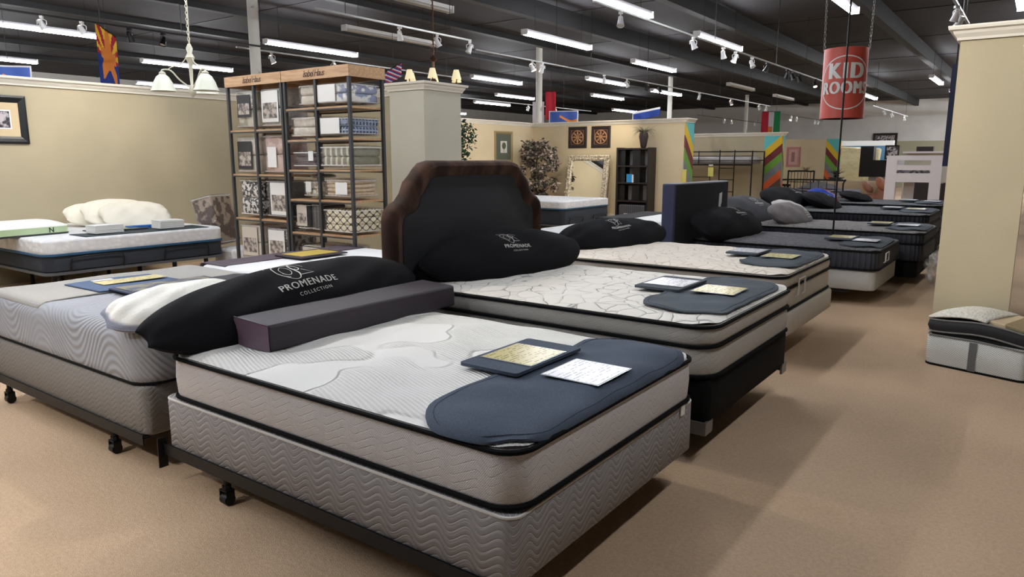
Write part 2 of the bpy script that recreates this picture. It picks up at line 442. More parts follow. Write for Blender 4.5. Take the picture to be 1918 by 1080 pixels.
# right hand wall end
wr = struct('wall_right', MB().box(-.6, -.11, 6.457, 6.62, 0, 2.38), M_WALL, smooth=False)
crown('trim_11', [(-.6, 8.2), (-.6, 6.457), (4.0, 6.457)], 2.44, h_=.1, out=.08)
struct('wall_right_side', MB().box(-.6, -.5, 6.62, 8.2, 0, 2.38), M_WALL, smooth=False)
bx('trim_12', -.6, 4.0, 6.457, 6.62, 2.36, 2.44, M_CROWN, kind='structure')
struct('wall_right_header', MB().box(-.11, 4.0, 6.457, 6.62, 1.95, 2.36), M_WALL, smooth=False)
struct('wall_alcove', MB().box(.12, 4.0, 8.6, 8.75, 0, 2.4), M_WALL, smooth=False)
obj('baseboard_right', MB().box(-.615, -.11, 6.44, 6.457, 0, .11).box(-.615, -.6, 6.457, 8.2, 0, .11), M_CROWN, smooth=False, kind='structure')
for x, y in ((-11.0, 7.75), (-11.62, 17.27), (-12.0, 26.9), (-12.25, 36.6)):
    obj('column', MB().lathe([(.09, 0), (.09, ZC)], 16), M_COL, loc=(x, y, 0), kind='structure')
bx('baseboard_middle', -11.35, -11.33, 9, 16.6, 0, .1, M_CROWN, kind='structure')
bx('baseboard_mirror', -11.33, -6.98, 16.58, 16.6, 0, .1, M_CROWN, kind='structure')
# zigzag paint on the ends of the kids' partitions
ZC_ = [(96, 190, 190), (222, 184, 40), (112, 38, 44), (104, 156, 54), (122, 126, 130), (214, 98, 46), (92, 72, 66), (190, 178, 44)]
M_ZIG = [mat('zigzag_%d' % i, c, .7) for i, c in enumerate(ZC_)]
def zigzag(parent, x0, x1, y, yb, zt, peak, drop, endslope, hgt=.24, ztop0=None):
    """stripes on the front (facing -Y) and end (facing +X) of a wall; peak: height offset at the corner"""
    mb = MB()
    def band(pa, pb, za, zb, i, zt):
        K = 6
        for k in range(K):
            t0, t1 = k/K, (k+1)/K
            q = []
            for t, s_ in ((t0, 0), (t1, 0), (t1, 1), (t0, 1)):
                top = za + (zb-za)*t - i*hgt; z = top - (0 if s_ else hgt)
                if i == 0 and s_: z = zt
                z = min(zt, max(.1, z)); q.append((pa[0]+(pb[0]-pa[0])*t, pa[1]+(pb[1]-pa[1])*t, z))
            if q[2][2]-q[1][2] > 1e-4 or q[3][2]-q[0][2] > 1e-4: mb.add(q, [(0, 1, 2, 3)], i)
    for i in range(8):
        band((x0, y-.004), (x1, y-.004), peak-drop, peak, i, zt)
        band((x1+.004, y), (x1+.004, yb), peak, peak-endslope, i, zt)
    obj('painted_zigzag', mb, M_ZIG, parent, smooth=False)
zigzag(bpy.data.objects['wall_mirror'], -7.0, -6.98, 16.6, 17.12, 2.34, 2.62, .0, .55, .29)
zigzag(bpy.data.objects['wall_bunk'], -6.28, -5.8, 20.4, 20.62, 2.14, 2.36, .42, .55, .23)
zigzag(bpy.data.objects['wall_kids'], -5.58, -5.22, 24.3, 24.7, 2.1, 1.88, -.42, -.42, .22)

# ------------------------------------------------------------------ fluorescent strips
def fluo(label, lit=True, group=None, L=2.44):
    t = thing('fluorescent_light', label, 'ceiling light', group=group)
    obj('housing', MB().add([(-.055, -L/2, .085), (.055, -L/2, .085), (.035, -L/2, .03), (-.035, -L/2, .03), (-.055, L/2, .085), (.055, L/2, .085), (.035, L/2, .03), (-.035, L/2, .03)],
        [(0, 1, 2, 3), (7, 6, 5, 4), (0, 4, 5, 1), (1, 5, 6, 2), (2, 6, 7, 3), (3, 7, 4, 0)]), M_HOUSE if lit else M_WHITE, t, smooth=False)
    for s in (-1, 1):
        obj('tube', MB().tube([(s*.045, -L/2+.03, 0), (s*.045, L/2-.03, 0)], .019, 6, cap=False), M_TUBE if lit else M_TUBEOFF, t)
        obj('lamp_holder', MB().box(-.07, .07, s*L/2-.012, s*L/2+.012, -.02, .085), M_WHITE, t, smooth=False)
    obj('hanger_wire', MB().tube([(0, -L*.36, .08), (0, -L*.36, ZC-3.81)], .004, 4).tube([(0, L*.36, .08), (0, L*.36, ZC-3.81)], .004, 4), M_BLACKM, t)
    return t
LIT = [(-13.1, 10.7), (-8.2, 12.9), (-18.0, 10.7), (-15.2, 6.1), (-5.6, 10.4), (-8.4, 17.8), (-13.7, 18.1), (-11.2, 20.4), (-13.9, 25.4),
       (-2.75, 12.0), (-5.65, 15.0), (-23.2, 13.2), (-11.3, 25.0), (-2.93, 25.9), (-16.7, 23.2), (-17.1, 33), (-20.4, 6.9), (-26, 8.5), (-19.5, 25.4),
       (-5.7, 31.1), (-2.92, 31.2), (-.05, 20), (-.05, 27), (-.05, 34), (2.9, 30), (2.9, 36), (-23, 20), (-.05, 40), (2.9, 41), (5.6, 38), (5.6, 42), (5.6, 32), (-2.92, 36.3), (-2.92, 41.2), (-.05, 37), (2.9, 33), (-.05, 42.8), (2.9, 38.4), (-.55, 13.3), (-14.6, 2.4), (-25, 29),  # mostly unseen strips added behind the right wall to brighten the far one
       # rows continued unseen over and behind the photographer, strips added to light the floor
       (-8.2, 3.5), (-8.2, .7), (-8.2, -2.2), (-5.6, 4.2), (-5.6, 1.4), (-5.6, -1.4), (-2.8, 5.8), (-2.8, -1), (-11, 1.0), (.4, 3.0)]
UNLIT = [(-8.0, 8.1), (-10.6, 10.6), (-8.45, 24.6), (-8.5, 29.7)]
LLAB = {(-13.1, 10.7): 'lit fluorescent strip above the left half of the bedding rack', (-8.2, 12.9): 'warm lit fluorescent strip above the first free-standing column',
 (-18.0, 10.7): 'lit fluorescent strip behind the white bell chandelier', (-15.2, 6.1): 'longest lit fluorescent strip, top left above the left wall',
 (-5.6, 10.4): 'lit fluorescent strip cut by the top edge, between track lights', (-8.4, 17.8): 'warm lit fluorescent strip hanging before the second column',
 (-13.7, 18.1): 'lit fluorescent strip right of the shaded chandelier, uppermost there', (-2.75, 12.0): 'lit fluorescent strip right above the red hanging drum sign',
 (-5.65, 15.0): 'lit fluorescent strip behind three bright track heads', (-2.93, 25.9): 'far lit strip just left of the right wall end'}
ORD = ['first', 'second', 'third', 'fourth', 'fifth', 'sixth', 'seventh', 'eighth', 'ninth', 'tenth', 'eleventh', 'twelfth', 'thirteenth']
rowof = lambda x: round((5.6-x)/2.8)
f0 = fluo('x'); f1 = fluo('x', False)
for n, (x, y) in enumerate(LIT):
    o = f0 if n == 0 else dup(f0)
    o.location = (x, y, 3.81); o['group'] = 'fluorescent strips under the black ceiling'
    o['label'] = LLAB.get((x, y)) or 'lit fluorescent strip %s along the %s row from the right wall' % (ORD[sorted(q for p, q in LIT if rowof(p) == rowof(x)).index(y)], ORD[rowof(x)]) or ('small lit fluorescent strip in the far rows of the ceiling' if y > 17 else 'lit fluorescent strip of the rows nearest the photographer' if x > -12.9 else 'lit fluorescent strip low over the top of the left partition')  # row labels also cover the unseen strips added for their light
for n, (x, y) in enumerate(UNLIT):
    o = f1 if n == 0 else dup(f1)
    o.location = (x, y, 3.81); o['group'] = 'unlit fluorescent strips'
    o['label'] = ['unlit pale strip light above the shaded chandelier, cut by the top edge', 'unlit pale strip light behind the grey track over the rack', 'unlit strip light in front of the third column', 'farthest unlit strip light, right of the third column'][n]

# ------------------------------------------------------------------ track lighting
def head(lit, white):
    t = thing('track_spotlight', 'x', 'spotlight')
    m = M_WHITE if white else M_BLACKM
    obj('mount', MB().box(-.018, .018, -.03, .03, -.03, 0).tube([(0, 0, -.03), (0, 0, -.05)], .01, 6), m, t, smooth=False)
    Mr = Matrix.Translation((0, 0, -.11)) @ Matrix.Rotation(R(25), 4, 'Y')
    obj('yoke', MB().tube([(-.055, 0, -.11), (-.055, 0, -.06), (-.03, 0, -.045), (.03, 0, -.045), (.055, 0, -.06), (.055, 0, -.11)], .006, 5), m, t)
    obj('lamp_can', MB().lathe([(.012, .06), (.03, .055), (.034, .01), (.045, -.05), (.05, -.075), (.046, -.075)], 12, M=Mr), m, t)
    obj('bulb', MB().lathe([(.001, -.072), (.03, -.07), (.044, -.06)], 12, M=Mr), M_BULB if lit else M_TUBEOFF, t)
    return t
H0 = {(a, b): head(a, b) for a in (0, 1) for b in (0, 1)}
HUSED = set()
def track(label, x, y0, y1, z, heads, white=True, drops=()):
    t = thing('lighting_track', label, 'lighting track', (x, (y0+y1)/2, z))
    L = y1-y0
    obj('rail', MB().box(-.017, .017, -L/2, L/2, -.012, .012), M_ALU if white else M_BLACKM, t, smooth=False)
    for d in drops or (y0+.5, y1-.5):
        obj('drop_rod', MB().tube([(0, d-(y0+y1)/2, .01), (0, d-(y0+y1)/2, ZC-z)], .005, 5), M_BLACKM, t)
    for y, lit, wh, lab in heads:
        k = (lit, wh)
        o = H0[k] if k not in HUSED else dup(H0[k]); HUSED.add(k)
        o.location = (x, y, z-.012); o.rotation_euler = (0, 0, random.uniform(-PI, PI))
        o['label'] = lab; o['group'] = 'track heads on ' + label
track('pale lighting track above the bedding rack and shaded chandelier', -7.65, 6.3, 9.4, 3.35,
      [(7.8, 0, 1, 'unlit white track head above the right end of the rack'), (8.6, 0, 1, 'unlit white track head beside the chandelier cable'), (9.38, 0, 1, 'unlit white track head at the pale track\'s far end')])
track('long pale lighting track passing the first free-standing column', -8.2, 10.2, 27, 3.35,
      [(11.95, 1, 1, 'white track head just left of the first column'), (12.3, 0, 1, 'white track head just right of the first column'), (14.8, 0, 1, 'white track head over the left art panel'), (15.9, 0, 1, 'white track head over the potted grass'),
       (17.0, 1, 0, 'glowing track head left of the second column'), (17.7, 0, 0, 'dark track head left of the second column'), (20.4, 0, 1, 'white track head right of the second column'), (23.0, 1, 1, 'glowing track head left of the third column'), (25.8, 1, 1, 'glowing track head against the third column'), (26.6, 0, 1, 'white track head right of the third column')], drops=(12.8, 14.2, 17, 22))
track('lighting track hanging before the red drum sign', -4.6, 8.0, 20, 3.35,
      [(8.7, 0, 1, 'small white track head under the top fluorescent strip'), (11.1, 1, 1, 'warm glowing track head alone left of the strip light'), (12.4, 1, 1, 'left of the two bright heads before the strip light'), (13.0, 1, 1, 'right of the two bright heads before the strip light'), (13.9, 0, 1, 'dim white double-armed track head'),
       (14.8, 0, 0, 'black track head with a chrome lamp, alone on the middle stretch'), (16.2, 0, 0, 'first black track head of three close together'), (16.6, 0, 0, 'second black track head of three close together'), (17.1, 0, 0, 'third black track head of three close together'), (18.5, 1, 0, 'left of the two glowing heads near the drum sign'), (19.2, 1, 0, 'right of the two glowing heads near the drum sign')], drops=(12, 15.4, 17.6))
track('dark lighting track crossing above the left wall', -10.9, 3.0, 9.0, 3.35,
      [(4.45, 1, 1, 'white track head before the longest strip light'), (4.95, 1, 1, 'white track head left of the state flag'), (5.6, 0, 0, 'black track head right of the state flag'), (6.1, 0, 0, 'black track head above the bell chandelier')], white=False, drops=(5.2, 6.4))
track('lighting track behind the top of the bedding rack', -11.3, 7.6, 13.5, 3.35,
      [(8.3, 1, 1, 'glowing track head beside the column behind the rack'), (9.7, 1, 1, 'glowing track head touching the rack header'), (10.9, 0, 1, 'white track head peeping over the rack header')])
track('lighting track above the right wall end', -1.08, 10.0, 12.4, 3.35,
      [(10.8, 0, 1, 'upper white track head over the right wall'), (11.3, 1, 1, 'lower glowing track head over the right wall')], drops=(12.0,))
track('far lighting track before the grey wall', -4.75, 26.5, 34, 3.2, [(28.7, 0, 1, 'first far white head right of the drum sign'), (30.3, 0, 1, 'second far white head right of the drum sign'), (33.2, 1, 1, 'far glowing head at the track end')])
track('far lighting track left of the drum sign', -8.4, 28, 35.6, 3.2, [(30.5, 1, 1, 'left of a far glowing pair before the grey wall'), (31.3, 1, 1, 'right of a far glowing pair before the grey wall'), (34.2, 0, 1, 'far unlit pair head before the grey wall'), (34.8, 0, 1, 'last far head before the grey wall')], white=False)
track('far lighting track above the bunk partition', -11.3, 28, 36, 3.2, [(31, 1, 1, 'left far glowing head above the bunk partition'), (31.9, 1, 1, 'right far glowing head above the bunk partition'), (35, 0, 1, 'far unlit head above the bunk partition')], white=False)
track('far lighting track over the leafy corner', -13.6, 12, 23.6, 3.2, [(15.0, 1, 1, 'far glowing head, left of pair over the botanical print'), (15.9, 1, 1, 'far glowing head, right of pair over the botanical print'), (19.6, 1, 1, 'far glowing head beside a bright strip'), (21.2, 1, 1, 'far glowing head left of the first column')])
# spot beams from lit heads, plus unseen ones added for right wall and floor
for i, (p, q, e) in enumerate([((-8.3, 4.4, 3.3), (-9.9, 4.6, 1.3), 35), ((-8.2, 12.0, 3.3), (-11.3, 14, 1.3), 90), ((-8.2, 15.2, 3.3), (-9.2, 16.5, 1.3), 60), ((-4.6, 3.2, 3.3), (-3.2, 3.6, .7), 50), ((-1.2, 3.2, 3.3), (-.3, 6.45, 1.6), 150), ((-4.6, 3.4, 3.3), (-4.0, -.2, 0), 60), ((-3.4, -1.6, 3.3), (-3.9, .2, 0), 110)]):
    ld = bpy.data.lights.new('track_and_fill_spot', 'SPOT'); ld.energy = e; ld.spot_size = R((70, 70, 70, 70, 42, 62, 62)[i]); ld.spot_blend = .8; ld.color = (1, .88, .72) if i < 4 else (1, .95, .88); ld.shadow_soft_size = .05
    lo = bpy.data.objects.new('track_and_fill_spot', ld); C.objects.link(lo); lo.location = p
    lo.rotation_euler = (Vector(q)-Vector(p)).to_track_quat('-Z', 'Y').to_euler()

# ------------------------------------------------------------------ beds
def edge_d(x, y, hx, hy): return max(0, min(hx-abs(x), hy-abs(y)))
class Bed: pass
def mattress(label, X, Y, z0, z1, side, top, pipes=(), r=.10, puff=.03, q=0, qf=None, group=None, side_lo=None, split=None, handles=0, tag=False, crest=None):
    """mattress with its head at X[0]; pipes: heights of the black cords"""
    b = Bed(); b.cx, b.cy = (X[0]+X[1])/2, (Y[0]+Y[1])/2; hx, hy = (X[1]-X[0])/2, (Y[1]-Y[0])/2
    b.hx, b.hy = hx, hy; b.z0 = z0; h = z1-z0; b.X, b.Y = X, Y
    t = thing('mattress', label, 'mattress', (b.cx, b.cy, z0), group=group); b.root = t
    out = rrect(-hx, hx, -hy, hy, r, 7, .06)
    def zl(x, y):
        d = edge_d(x, y, hx, hy); z = h + puff*(1-math.exp(-d/.05)) + (qf(x, y) if qf else q*(math.sin(x*23)*math.sin(y*21)))*min(1, d/.08)
        return z
    b.zl = zl; b.Z = lambda x, y: z0 + zl(min(hx, max(-hx, x-b.cx)), min(hy, max(-hy, y-b.cy)))
    def loop(z, d): return [(x, y, z) for x, y in inset(out, d, 0, 0, hx, hy)]
    cuts = split or []
    zs = [0] + cuts + [h]
    for i in range(len(zs)-1):
        a, c = zs[i], zs[i+1]; g = min(.018, (c-a)*.25)
        m = side[i] if isinstance(side, (list, tuple)) else side
        obj('side_panel', rings(MB(), [loop(a+.002, .012), loop(a+g*.5, .004), loop(a+g*1.2, 0), loop((a+c)/2, -.004), loop(c-g*1.2, 0), loop(c-g*.5, .004), loop(c-.002, .012)]), m, t, ang=60)
    obj('top_panel', puffed_top(MB(), inset(out, .008, 0, 0, hx, hy), hx, hy, zl, 30), top, t, ang=80)
    for z in pipes:
        obj('piping', MB().tube([(x, y, z) for x, y in inset(out, -.003, 0, 0, hx, hy)], .0095, 6, closed=True), M_PIPE, t)
    for k in range(handles):
        yy = -hy*.45
        obj('handle', MB().tube([(hx+.004, yy-.09, h*.30), (hx+.022, yy-.09, h*.36), (hx+.022, yy-.085, h*.80), (hx+.022, yy+.085, h*.80), (hx+.022, yy+.09, h*.36), (hx+.004, yy+.09, h*.30)], .007, 6), M_BOXEDGE, t)
    if tag:
        obj('care_tag', MB().box(hx+.004, hx+.008, hy-.16, hy-.12, -.045, .004).box(hx+.0085, hx+.009, hy-.15, hy-.13, -.02, -.005), M_PAPER, t, smooth=False)
    return b
def foundation(label, X, Y, z0, z1, m, edge=True, r=.05, group=None, name='box_spring'):
    cx, cy = (X[0]+X[1])/2, (Y[0]+Y[1])/2; hx, hy = (X[1]-X[0])/2, (Y[1]-Y[0])/2; h = z1-z0-.001
    t = thing(name, label, 'box spring', (cx, cy, z0), group=group)
    out = rrect(-hx, hx, -hy, hy, r, 6, .12)
    def loop(z, d): return [(x, y, z) for x, y in inset(out, d, 0, 0, hx, hy)]
    obj('upholstery', rings(MB(), [loop(0, .01), loop(.01, 0), loop(h-.025, 0), loop(h-.012, .004), loop(h-.004, .012), loop(h-.003, .03)]), m, t, ang=50)
    if edge: obj('edge_binding', MB().tube([(x, y, h-.012) for x, y in inset(out, .004, 0, 0, hx, hy)], .006, 6, closed=True), M_BOXEDGE, t)
    return t
def bedframe(label, X, Y, z, wheels, m=M_STEEL, guard=False, group=None):
    """angle-iron frame: rails under the box spring, cross bars, legs on casters; the tops of its rails at z"""
    cx, cy = (X[0]+X[1])/2, (Y[0]+Y[1])/2; hx, hy = (X[1]-X[0])/2, (Y[1]-Y[0])/2
    t = thing('wheeled_bedstead', label, 'bed frame', (cx, cy, 0), group=group)
    for s in (-1, 1):
        obj('side_rail', MB().box(-hx, hx, s*hy-.003, s*hy+.003, z-.04, z+.012).box(-hx, hx, min(s*hy, s*(hy-.035)), max(s*hy, s*(hy-.035)), z-.006, z-.001), m, t, smooth=False)
    for x in (-hx*.62, hx*.0, hx*.62):
        obj('cross_bar', MB().box(x-.015, x+.015, -hy+.01, hy-.01, z-.04, z-.007), m, t, smooth=False)
    for x in wheels:
        for s in (-1, 1):
            y = s*(hy-.05); lx = x-cx
            l = obj('leg', MB().tube([(lx, y, z-.02), (lx, y, .075)], .013, 8).lathe([(.02, 0), (.02, .02)], 8, M=Matrix.Translation((lx, y, .07)), cap=True), m, t)
            obj('caster', MB().tube([(lx-.022, y, .027), (lx+.022, y, .027)], .026, 12).box(lx-.027, lx-.023, y-.02, y+.02, .02, .07).box(lx+.023, lx+.027, y-.02, y+.02, .02, .07).box(lx-.027, lx+.027, y-.02, y+.02, .066, .072), M_BLACKM, l)
    for s in (-1, 1):
        obj('headboard_bracket', MB().box(-hx-.006, -hx, s*hy-.03, s*hy+.012, z-.10, z+.04), m, t, smooth=False)
    if guard:
        for s in (-1, 1):
            obj('corner_guard', MB().box(hx-.10, hx+.02, s*(hy+.008)-.006, s*(hy+.008)+.006, z-.045, z+.02).box(hx+.008, hx+.02, min(s*hy, s*(hy-.08)), max(s*hy, s*(hy-.08)), z-.045, z+.02), M_ALU, t, smooth=False)
    return t
def protector(label, bed, x0, x1, y0, y1, flap, cards, m=M_GREYPAD, over=.0, r=.2, group=None, stitch=True, flapm=None, sgn=1):
    """foot protector laid on a mattress; flap = (x0,x1,y0,y1); cards = [(x,y,mat,on_flap)]"""
    cx, cy = (x0+x1)/2, (y0+y1)/2
    Z = bed.Z; z0 = Z(cx, cy); t = thing('foot_protector', label, 'mattress protector', (cx, cy, z0), group=group)
    hx, hy = (x1-x0)/2, (y1-y0)/2
    out = rrect(-hx, hx, -hy, hy, r, 8, .05)
    def zf(x, y):
        X_, Y_ = x+cx, y+cy
        o = max(0, X_-bed.X[1] if sgn > 0 else bed.X[0]-X_)
        return Z(X_, Y_) - z0 + .004 + .004*math.sin(X_*14+Y_*5) + .003*math.sin(Y_*23) - o*1.2 + .004
    lo = [[(x*s, y*s, zf(x*s, y*s)-.001) for x, y in out] for s in [i/12 for i in range(1, 13)]]
    hi = [[(x*s, y*s, zf(x*s, y*s)+.007) for x, y in out] for s in [1-i/12 for i in range(0, 12)]]
    obj('pad', rings(MB(), lo+hi), m, t, ang=70)
    if stitch:
        obj('stitching', MB().tube([(x, y, zf(x, y)+.0065) for x, y in inset(out, .022, 0, 0, hx, hy)], .0018, 4, closed=True), M_STITCH, t)
    fz = 0
    if flap:
        a, b_, c, d = flap; fx, fy = (a+b_)/2-cx, (c+d)/2-cy; ux, uy = (b_-a)/2, (d-c)/2
        fo = rrect(-ux, ux, -uy, uy, .015, 2, .08)
        fz = max(zf(fx+sx*ux, fy+sy*uy) for sx in (-1, 0, 1) for sy in (-1, 0, 1)) + .009
        f = obj('card_flap', rings(MB(), [[(x, y, z) for x, y in fo] for z in (0, .003, .012, .013)]), flapm or m, t, loc=(fx, fy, fz-.002), rot=(0, 0, 0))
    for x, y, mm, onf in cards:
        zz = (fz+.0125) if onf else max(zf(x-cx+i*.12, y-cy+j*.13) for i in (-1, 0, 1) for j in (-1, 0, 1))+.0125
        e = obj('card_sleeve', MB().box(-.125, .125, -.135, .135, 0, .0015), M_CARDEDGE, t, loc=(x-cx, y-cy, zz), rot=(0, 0, random.uniform(-.02, .02)), smooth=False)
        obj('price_card', MB().box(-.118, .118, -.128, .128, .0015, .0025), mm, e, smooth=False)
    return t
EMBL = [([(.23, .44), (.05, 1.05), (.4, 1.05), (.42, .93)], .010), ([(.4, .28), (.62, .27), (.53, .6)], .010)]
EMBS = [([(.63, .74), (.6, .87), (.54, .97), (.47, .98), (.42, .93), (.4, .76), (.42, .58), (.41, .37), (.35, .17), (.28, .14), (.22, .22), (.18, .35)], lambda t: .006+.016*math.exp(-((t-.5)/.18)**2)),
        ([(.42, .93), (.5, .81), (.52, .67), (.47, .59), (.44, .67)], .011), ([(.4, .94), (.3, .98), (.19, .99), (.12, .87), (.11, .63), (.16, .43), (.23, .28)], .010),
        ([(.19, .74), (.26, .86), (.33, .77), (.35, .59), (.29, .42), (.23, .44), (.19, .61), (.19, .74)], .007)]
def pillow(label, loc, L, W, T, m, tilt=0, rz=0, logo=None, group=None, cat='pillow', name='pillow', p=2.2, nz=.012, roll=0, sharp=.12, lpos=(0, 0), lsc=.34, seam=True, taper=.5):
    """long side along local Y, tilt raises the -X edge; corners drawn to points"""
    t = thing(name, label, cat, loc, group=group); t.rotation_euler = (R(roll), R(tilt), rz)
    rnd = random.Random(len(label)*13+int(L*100))
    ph = [rnd.uniform(0, 6) for _ in range(6)]
    def prof(u, v):
        a = max(0, 1-abs(u)**p); b = max(0, 1-abs(v)**2.0)
        return (a**.50)*(b**.55)
    def P(u, v, s):
        # the stuffing draws the ends in
        x = W/2*v*(1 - taper*abs(u)**2.6 - .16*abs(u)**12) ; y = L/2*u*(1-.02*(1-v*v)*abs(u)**4)
        k = prof(u, v)
        wr = nz*(math.sin(u*9+ph[0]+v*3)*math.sin(v*5+ph[1]) + .6*math.sin(u*17+ph[2]+v*7)*(abs(u)**2+.15))*k
        return (x, y, s*(T/2*k) + wr*(1 if s > 0 else .5))
    nu, nv = 56, 24; mb = MB()
    def cs(a): return math.sin((a*2-1)*PI/2)
    mb.grid(lambda a, b: P(cs(a), cs(b), 1), nu, nv); mb.grid(lambda a, b: P(cs(1-a), cs(b), -1), nu, nv)
    me = obj('cover', mb, m, t, ang=75)
    bm = bmesh.new(); bm.from_mesh(me.data); bmesh.ops.remove_doubles(bm, verts=bm.verts, dist=1e-4); bm.to_mesh(me.data); bm.free()
    me.data.set_sharp_from_angle(angle=R(75))
    if seam:
        ring = [P(cs(i/40), -1, 0) for i in range(41)] + [P(1, cs(i/16), 0) for i in range(1, 17)] + [P(cs(1-i/40), 1, 0) for i in range(1, 41)] + [P(-1, cs(1-i/16), 0) for i in range(1, 16)]
        obj('seam_piping', MB().tube(ring, .004, 5, closed=True), m, t)
    if logo:
        def onto(vs, fs, sx, ox, oy, mb):
            vv = []
            for a, b in vs:
                Y_ = lpos[0] + (a*sx + ox); X_ = lpos[1] - (b*sx + oy)
                u = max(-.98, min(.98, Y_/(L/2))); v = max(-.97, min(.97, X_/(W/2)/(1-taper*abs(u)**2.6-.16*abs(u)**12)))
                q_ = P(u, v, 1); vv.append((X_, Y_, q_[2]+.003))
            mb.add(vv, fs)
        mb = MB()
        if logo == 'promenade':
            vs, fs = text2d('PROMENADE', 0, 0, 1.14); xs = [v[0] for v in vs]; k = lsc/(max(xs)-min(xs))
            for e_ in (-.02, 0, .02): onto([(a+e_, b) for a, b in vs], fs, k, 0, 0, mb)
            obj('brand_lettering', mb, M_LOGO, t, smooth=False)
            mb = MB(); vs, fs = text2d('COLLECTION', 0, 0, 1.35); xs = [v[0] for v in vs]; onto(vs, fs, lsc*.56/(max(xs)-min(xs)), lsc*.03, -lsc*.115, mb)
            obj('lettering', mb, M_LOGO, t, smooth=False)
            mb = MB()
            for pts, w_ in EMBL: onto(*ribbon(smooth_pts(pts, 1), w_*.8), lsc, -lsc*.42, lsc*.02, mb) if 0 else onto(*ribbon([(x*1.0, y*.5) for x, y in pts], .006), lsc, -lsc*.42, lsc*.02+lsc*.06, mb)
            for pts, w_ in EMBS: onto(*ribbon([(x, y*.5) for x, y in smooth_pts(pts, 5)], (lambda t_, w_=w_: (w_(t_) if callable(w_) else w_)*.7)), lsc, -lsc*.42, lsc*.02+lsc*.06, mb)
            obj('emblem', mb, M_LOGO, t, smooth=False)
        elif logo == 'marks':
            for i in range(4):
                for j in range(5):
                    if (i*3+j*2) % 7: onto(*ribbon([(j*.026, -i*.034), (j*.026+.016, -i*.034+.004*(j % 2))], .007), 1, 0, 0, mb)
            obj('lettering', mb, M_LOGO, t, smooth=False)
        else:
            yy = 0
            for ln in logo.split('\n'):
                vs, fs = text2d(ln, .02, 0, 1.1); onto(vs, fs, lsc, 0, -yy, mb); yy += lsc*.95
            obj('lettering', mb, M_LOGO, t, smooth=False)
    return t

# --- bed A: the nearest one
qa = lambda x, y: .007*math.sin(x*14+math.sin(y*8)*1.3)*math.sin(y*12+math.sin(x*6)) 
A = mattress('white knit-topped mattress with grey dotted sides, nearest the camera', (-3.08, -1.165), (1.62, 2.99), .435, .625, M_SIDE_A, M_TOP_A, pipes=(.008, .185), r=.10, puff=.030, qf=qa, tag=True)
foundation('grey box spring with wavy quilting under the nearest mattress', (-3.12, -1.165), (1.61, 3.0), .19, .434, M_BOXWAVE)
bedframe('dark steel bed frame on casters under the nearest box spring', (-3.13, -1.22), (1.60, 3.01), .19, (-2.73, -1.5))
protector('navy foot protector on the nearest bed, yellow card on flap, white card below', A, -1.62, -1.155, 1.60, 3.0, (-1.80, -1.52, 2.12, 2.60), [(-1.655, 2.36, M_YCARD, 1), (-1.345, 2.34, M_WCARD, 0)], M_NAVYPAD, r=.21)
pillow('long black lettered bolster pillow leaning across the nearest bed head', (-3.06, 2.34, .765), 1.70, .46, .28, M_BLACKF, tilt=32, rz=R(4), roll=3, logo='promenade', lpos=(-.02, .052), lsc=.36, taper=.62)
tw = thing('foam_wedge', 'dark plum vinyl leg rest block across the nearest bed, before the long pillow', 'bolster', (-2.82, 2.475, A.Z(-2.8, 2.4)+.002), R(1))
wm = MB(); q = [(-.13, 0), (.17, 0), (.165, .118), (-.08, .13)]
wm.add([(x, y, z) for y in (-.63, .63) for x, z in q], [(0, 1, 2, 3), (7, 6, 5, 4), (0, 4, 5, 1), (1, 5, 6, 2), (2, 6, 7, 3), (3, 7, 4, 0)])
obj('cover', wm, M_PLUM, tw, bev=.012)
obj('end_cap', MB().add([(x*.97+.001, -.6315, z*.96+.002) for x, z in q], [(0, 1, 2, 3)]), mat('plum_end', (98, 78, 92), .45), tw, smooth=False)
obj('seam_piping', MB().tube([(x, -.631, z) for x, z in q], .003, 5, closed=True), M_PLUM, tw)

# --- bed B
B = mattress('pillow-top mattress with scribble quilting, second bed from the camera', (-3.12, -1.19), (3.24, 4.62), .435, .695, [M_SIDE_B, M_SIDE_B], M_TOP_B, pipes=(.008, .155, .252), r=.13, puff=.028, q=.004, split=[.155])
foundation('black box spring under the second bed', (-3.14, -1.2), (3.26, 4.6), .20, .434, M_BOXBLACK, edge=False)
bedframe('bed frame with grey corner guard under the black box spring', (-3.15, -1.22), (3.26, 4.6), .20, (-2.7, -1.7), guard=True)
protector('slate foot protector on the second bed, white card on flap, yellow card on pad', B, -1.68, -1.215, 3.36, 4.56, (-1.88, -1.60, 3.80, 4.24), [(-1.735, 4.02, M_WCARD, 1), (-1.43, 3.98, M_YCARD, 0)], r=.2)
pillow('long black lettered bolster pillow below the brown headboard', (-2.93, 3.98, .825), 1.52, .46, .28, M_BLACKF, tilt=36, rz=R(-9), logo='promenade', lpos=(-.02, .06), lsc=.25, taper=.8)
# big brown headboard
hb = thing('headboard', 'tall brown velvet headboard with clipped corners and charcoal centre panel', 'headboard', (-3.21, 3.90, 0))
def hbout(dx, dz, x0=0):
    """half-width and height profile of the clipped-corner shape, offset inwards by dx"""
    r = [(-.81+dx, .25), (-.81+dx, 1.11-dz*.4), (-.795+dx, 1.165-dz*.4), (-.75+dx, 1.205-dz*.6), (-.70+dx, 1.225-dz*.7), (-.655+dx*.9, 1.27-dz*.8), (-.62+dx*.8, 1.34-dz*.9), (-.575+dx*.7, 1.375-dz), (-.53+dx*.6, 1.42-dz), (-.485+dx*.4, 1.455-dz), (-.40+dx*.3, 1.472-dz)]
    return r + [(-x, z) for x, z in r[::-1]]
o0 = hbout(0, 0); o1 = hbout(.012, .012); o2 = hbout(.075, .07); o3 = hbout(.105, .10)
def at(x, pts): return [(x, y, z) for y, z in pts]
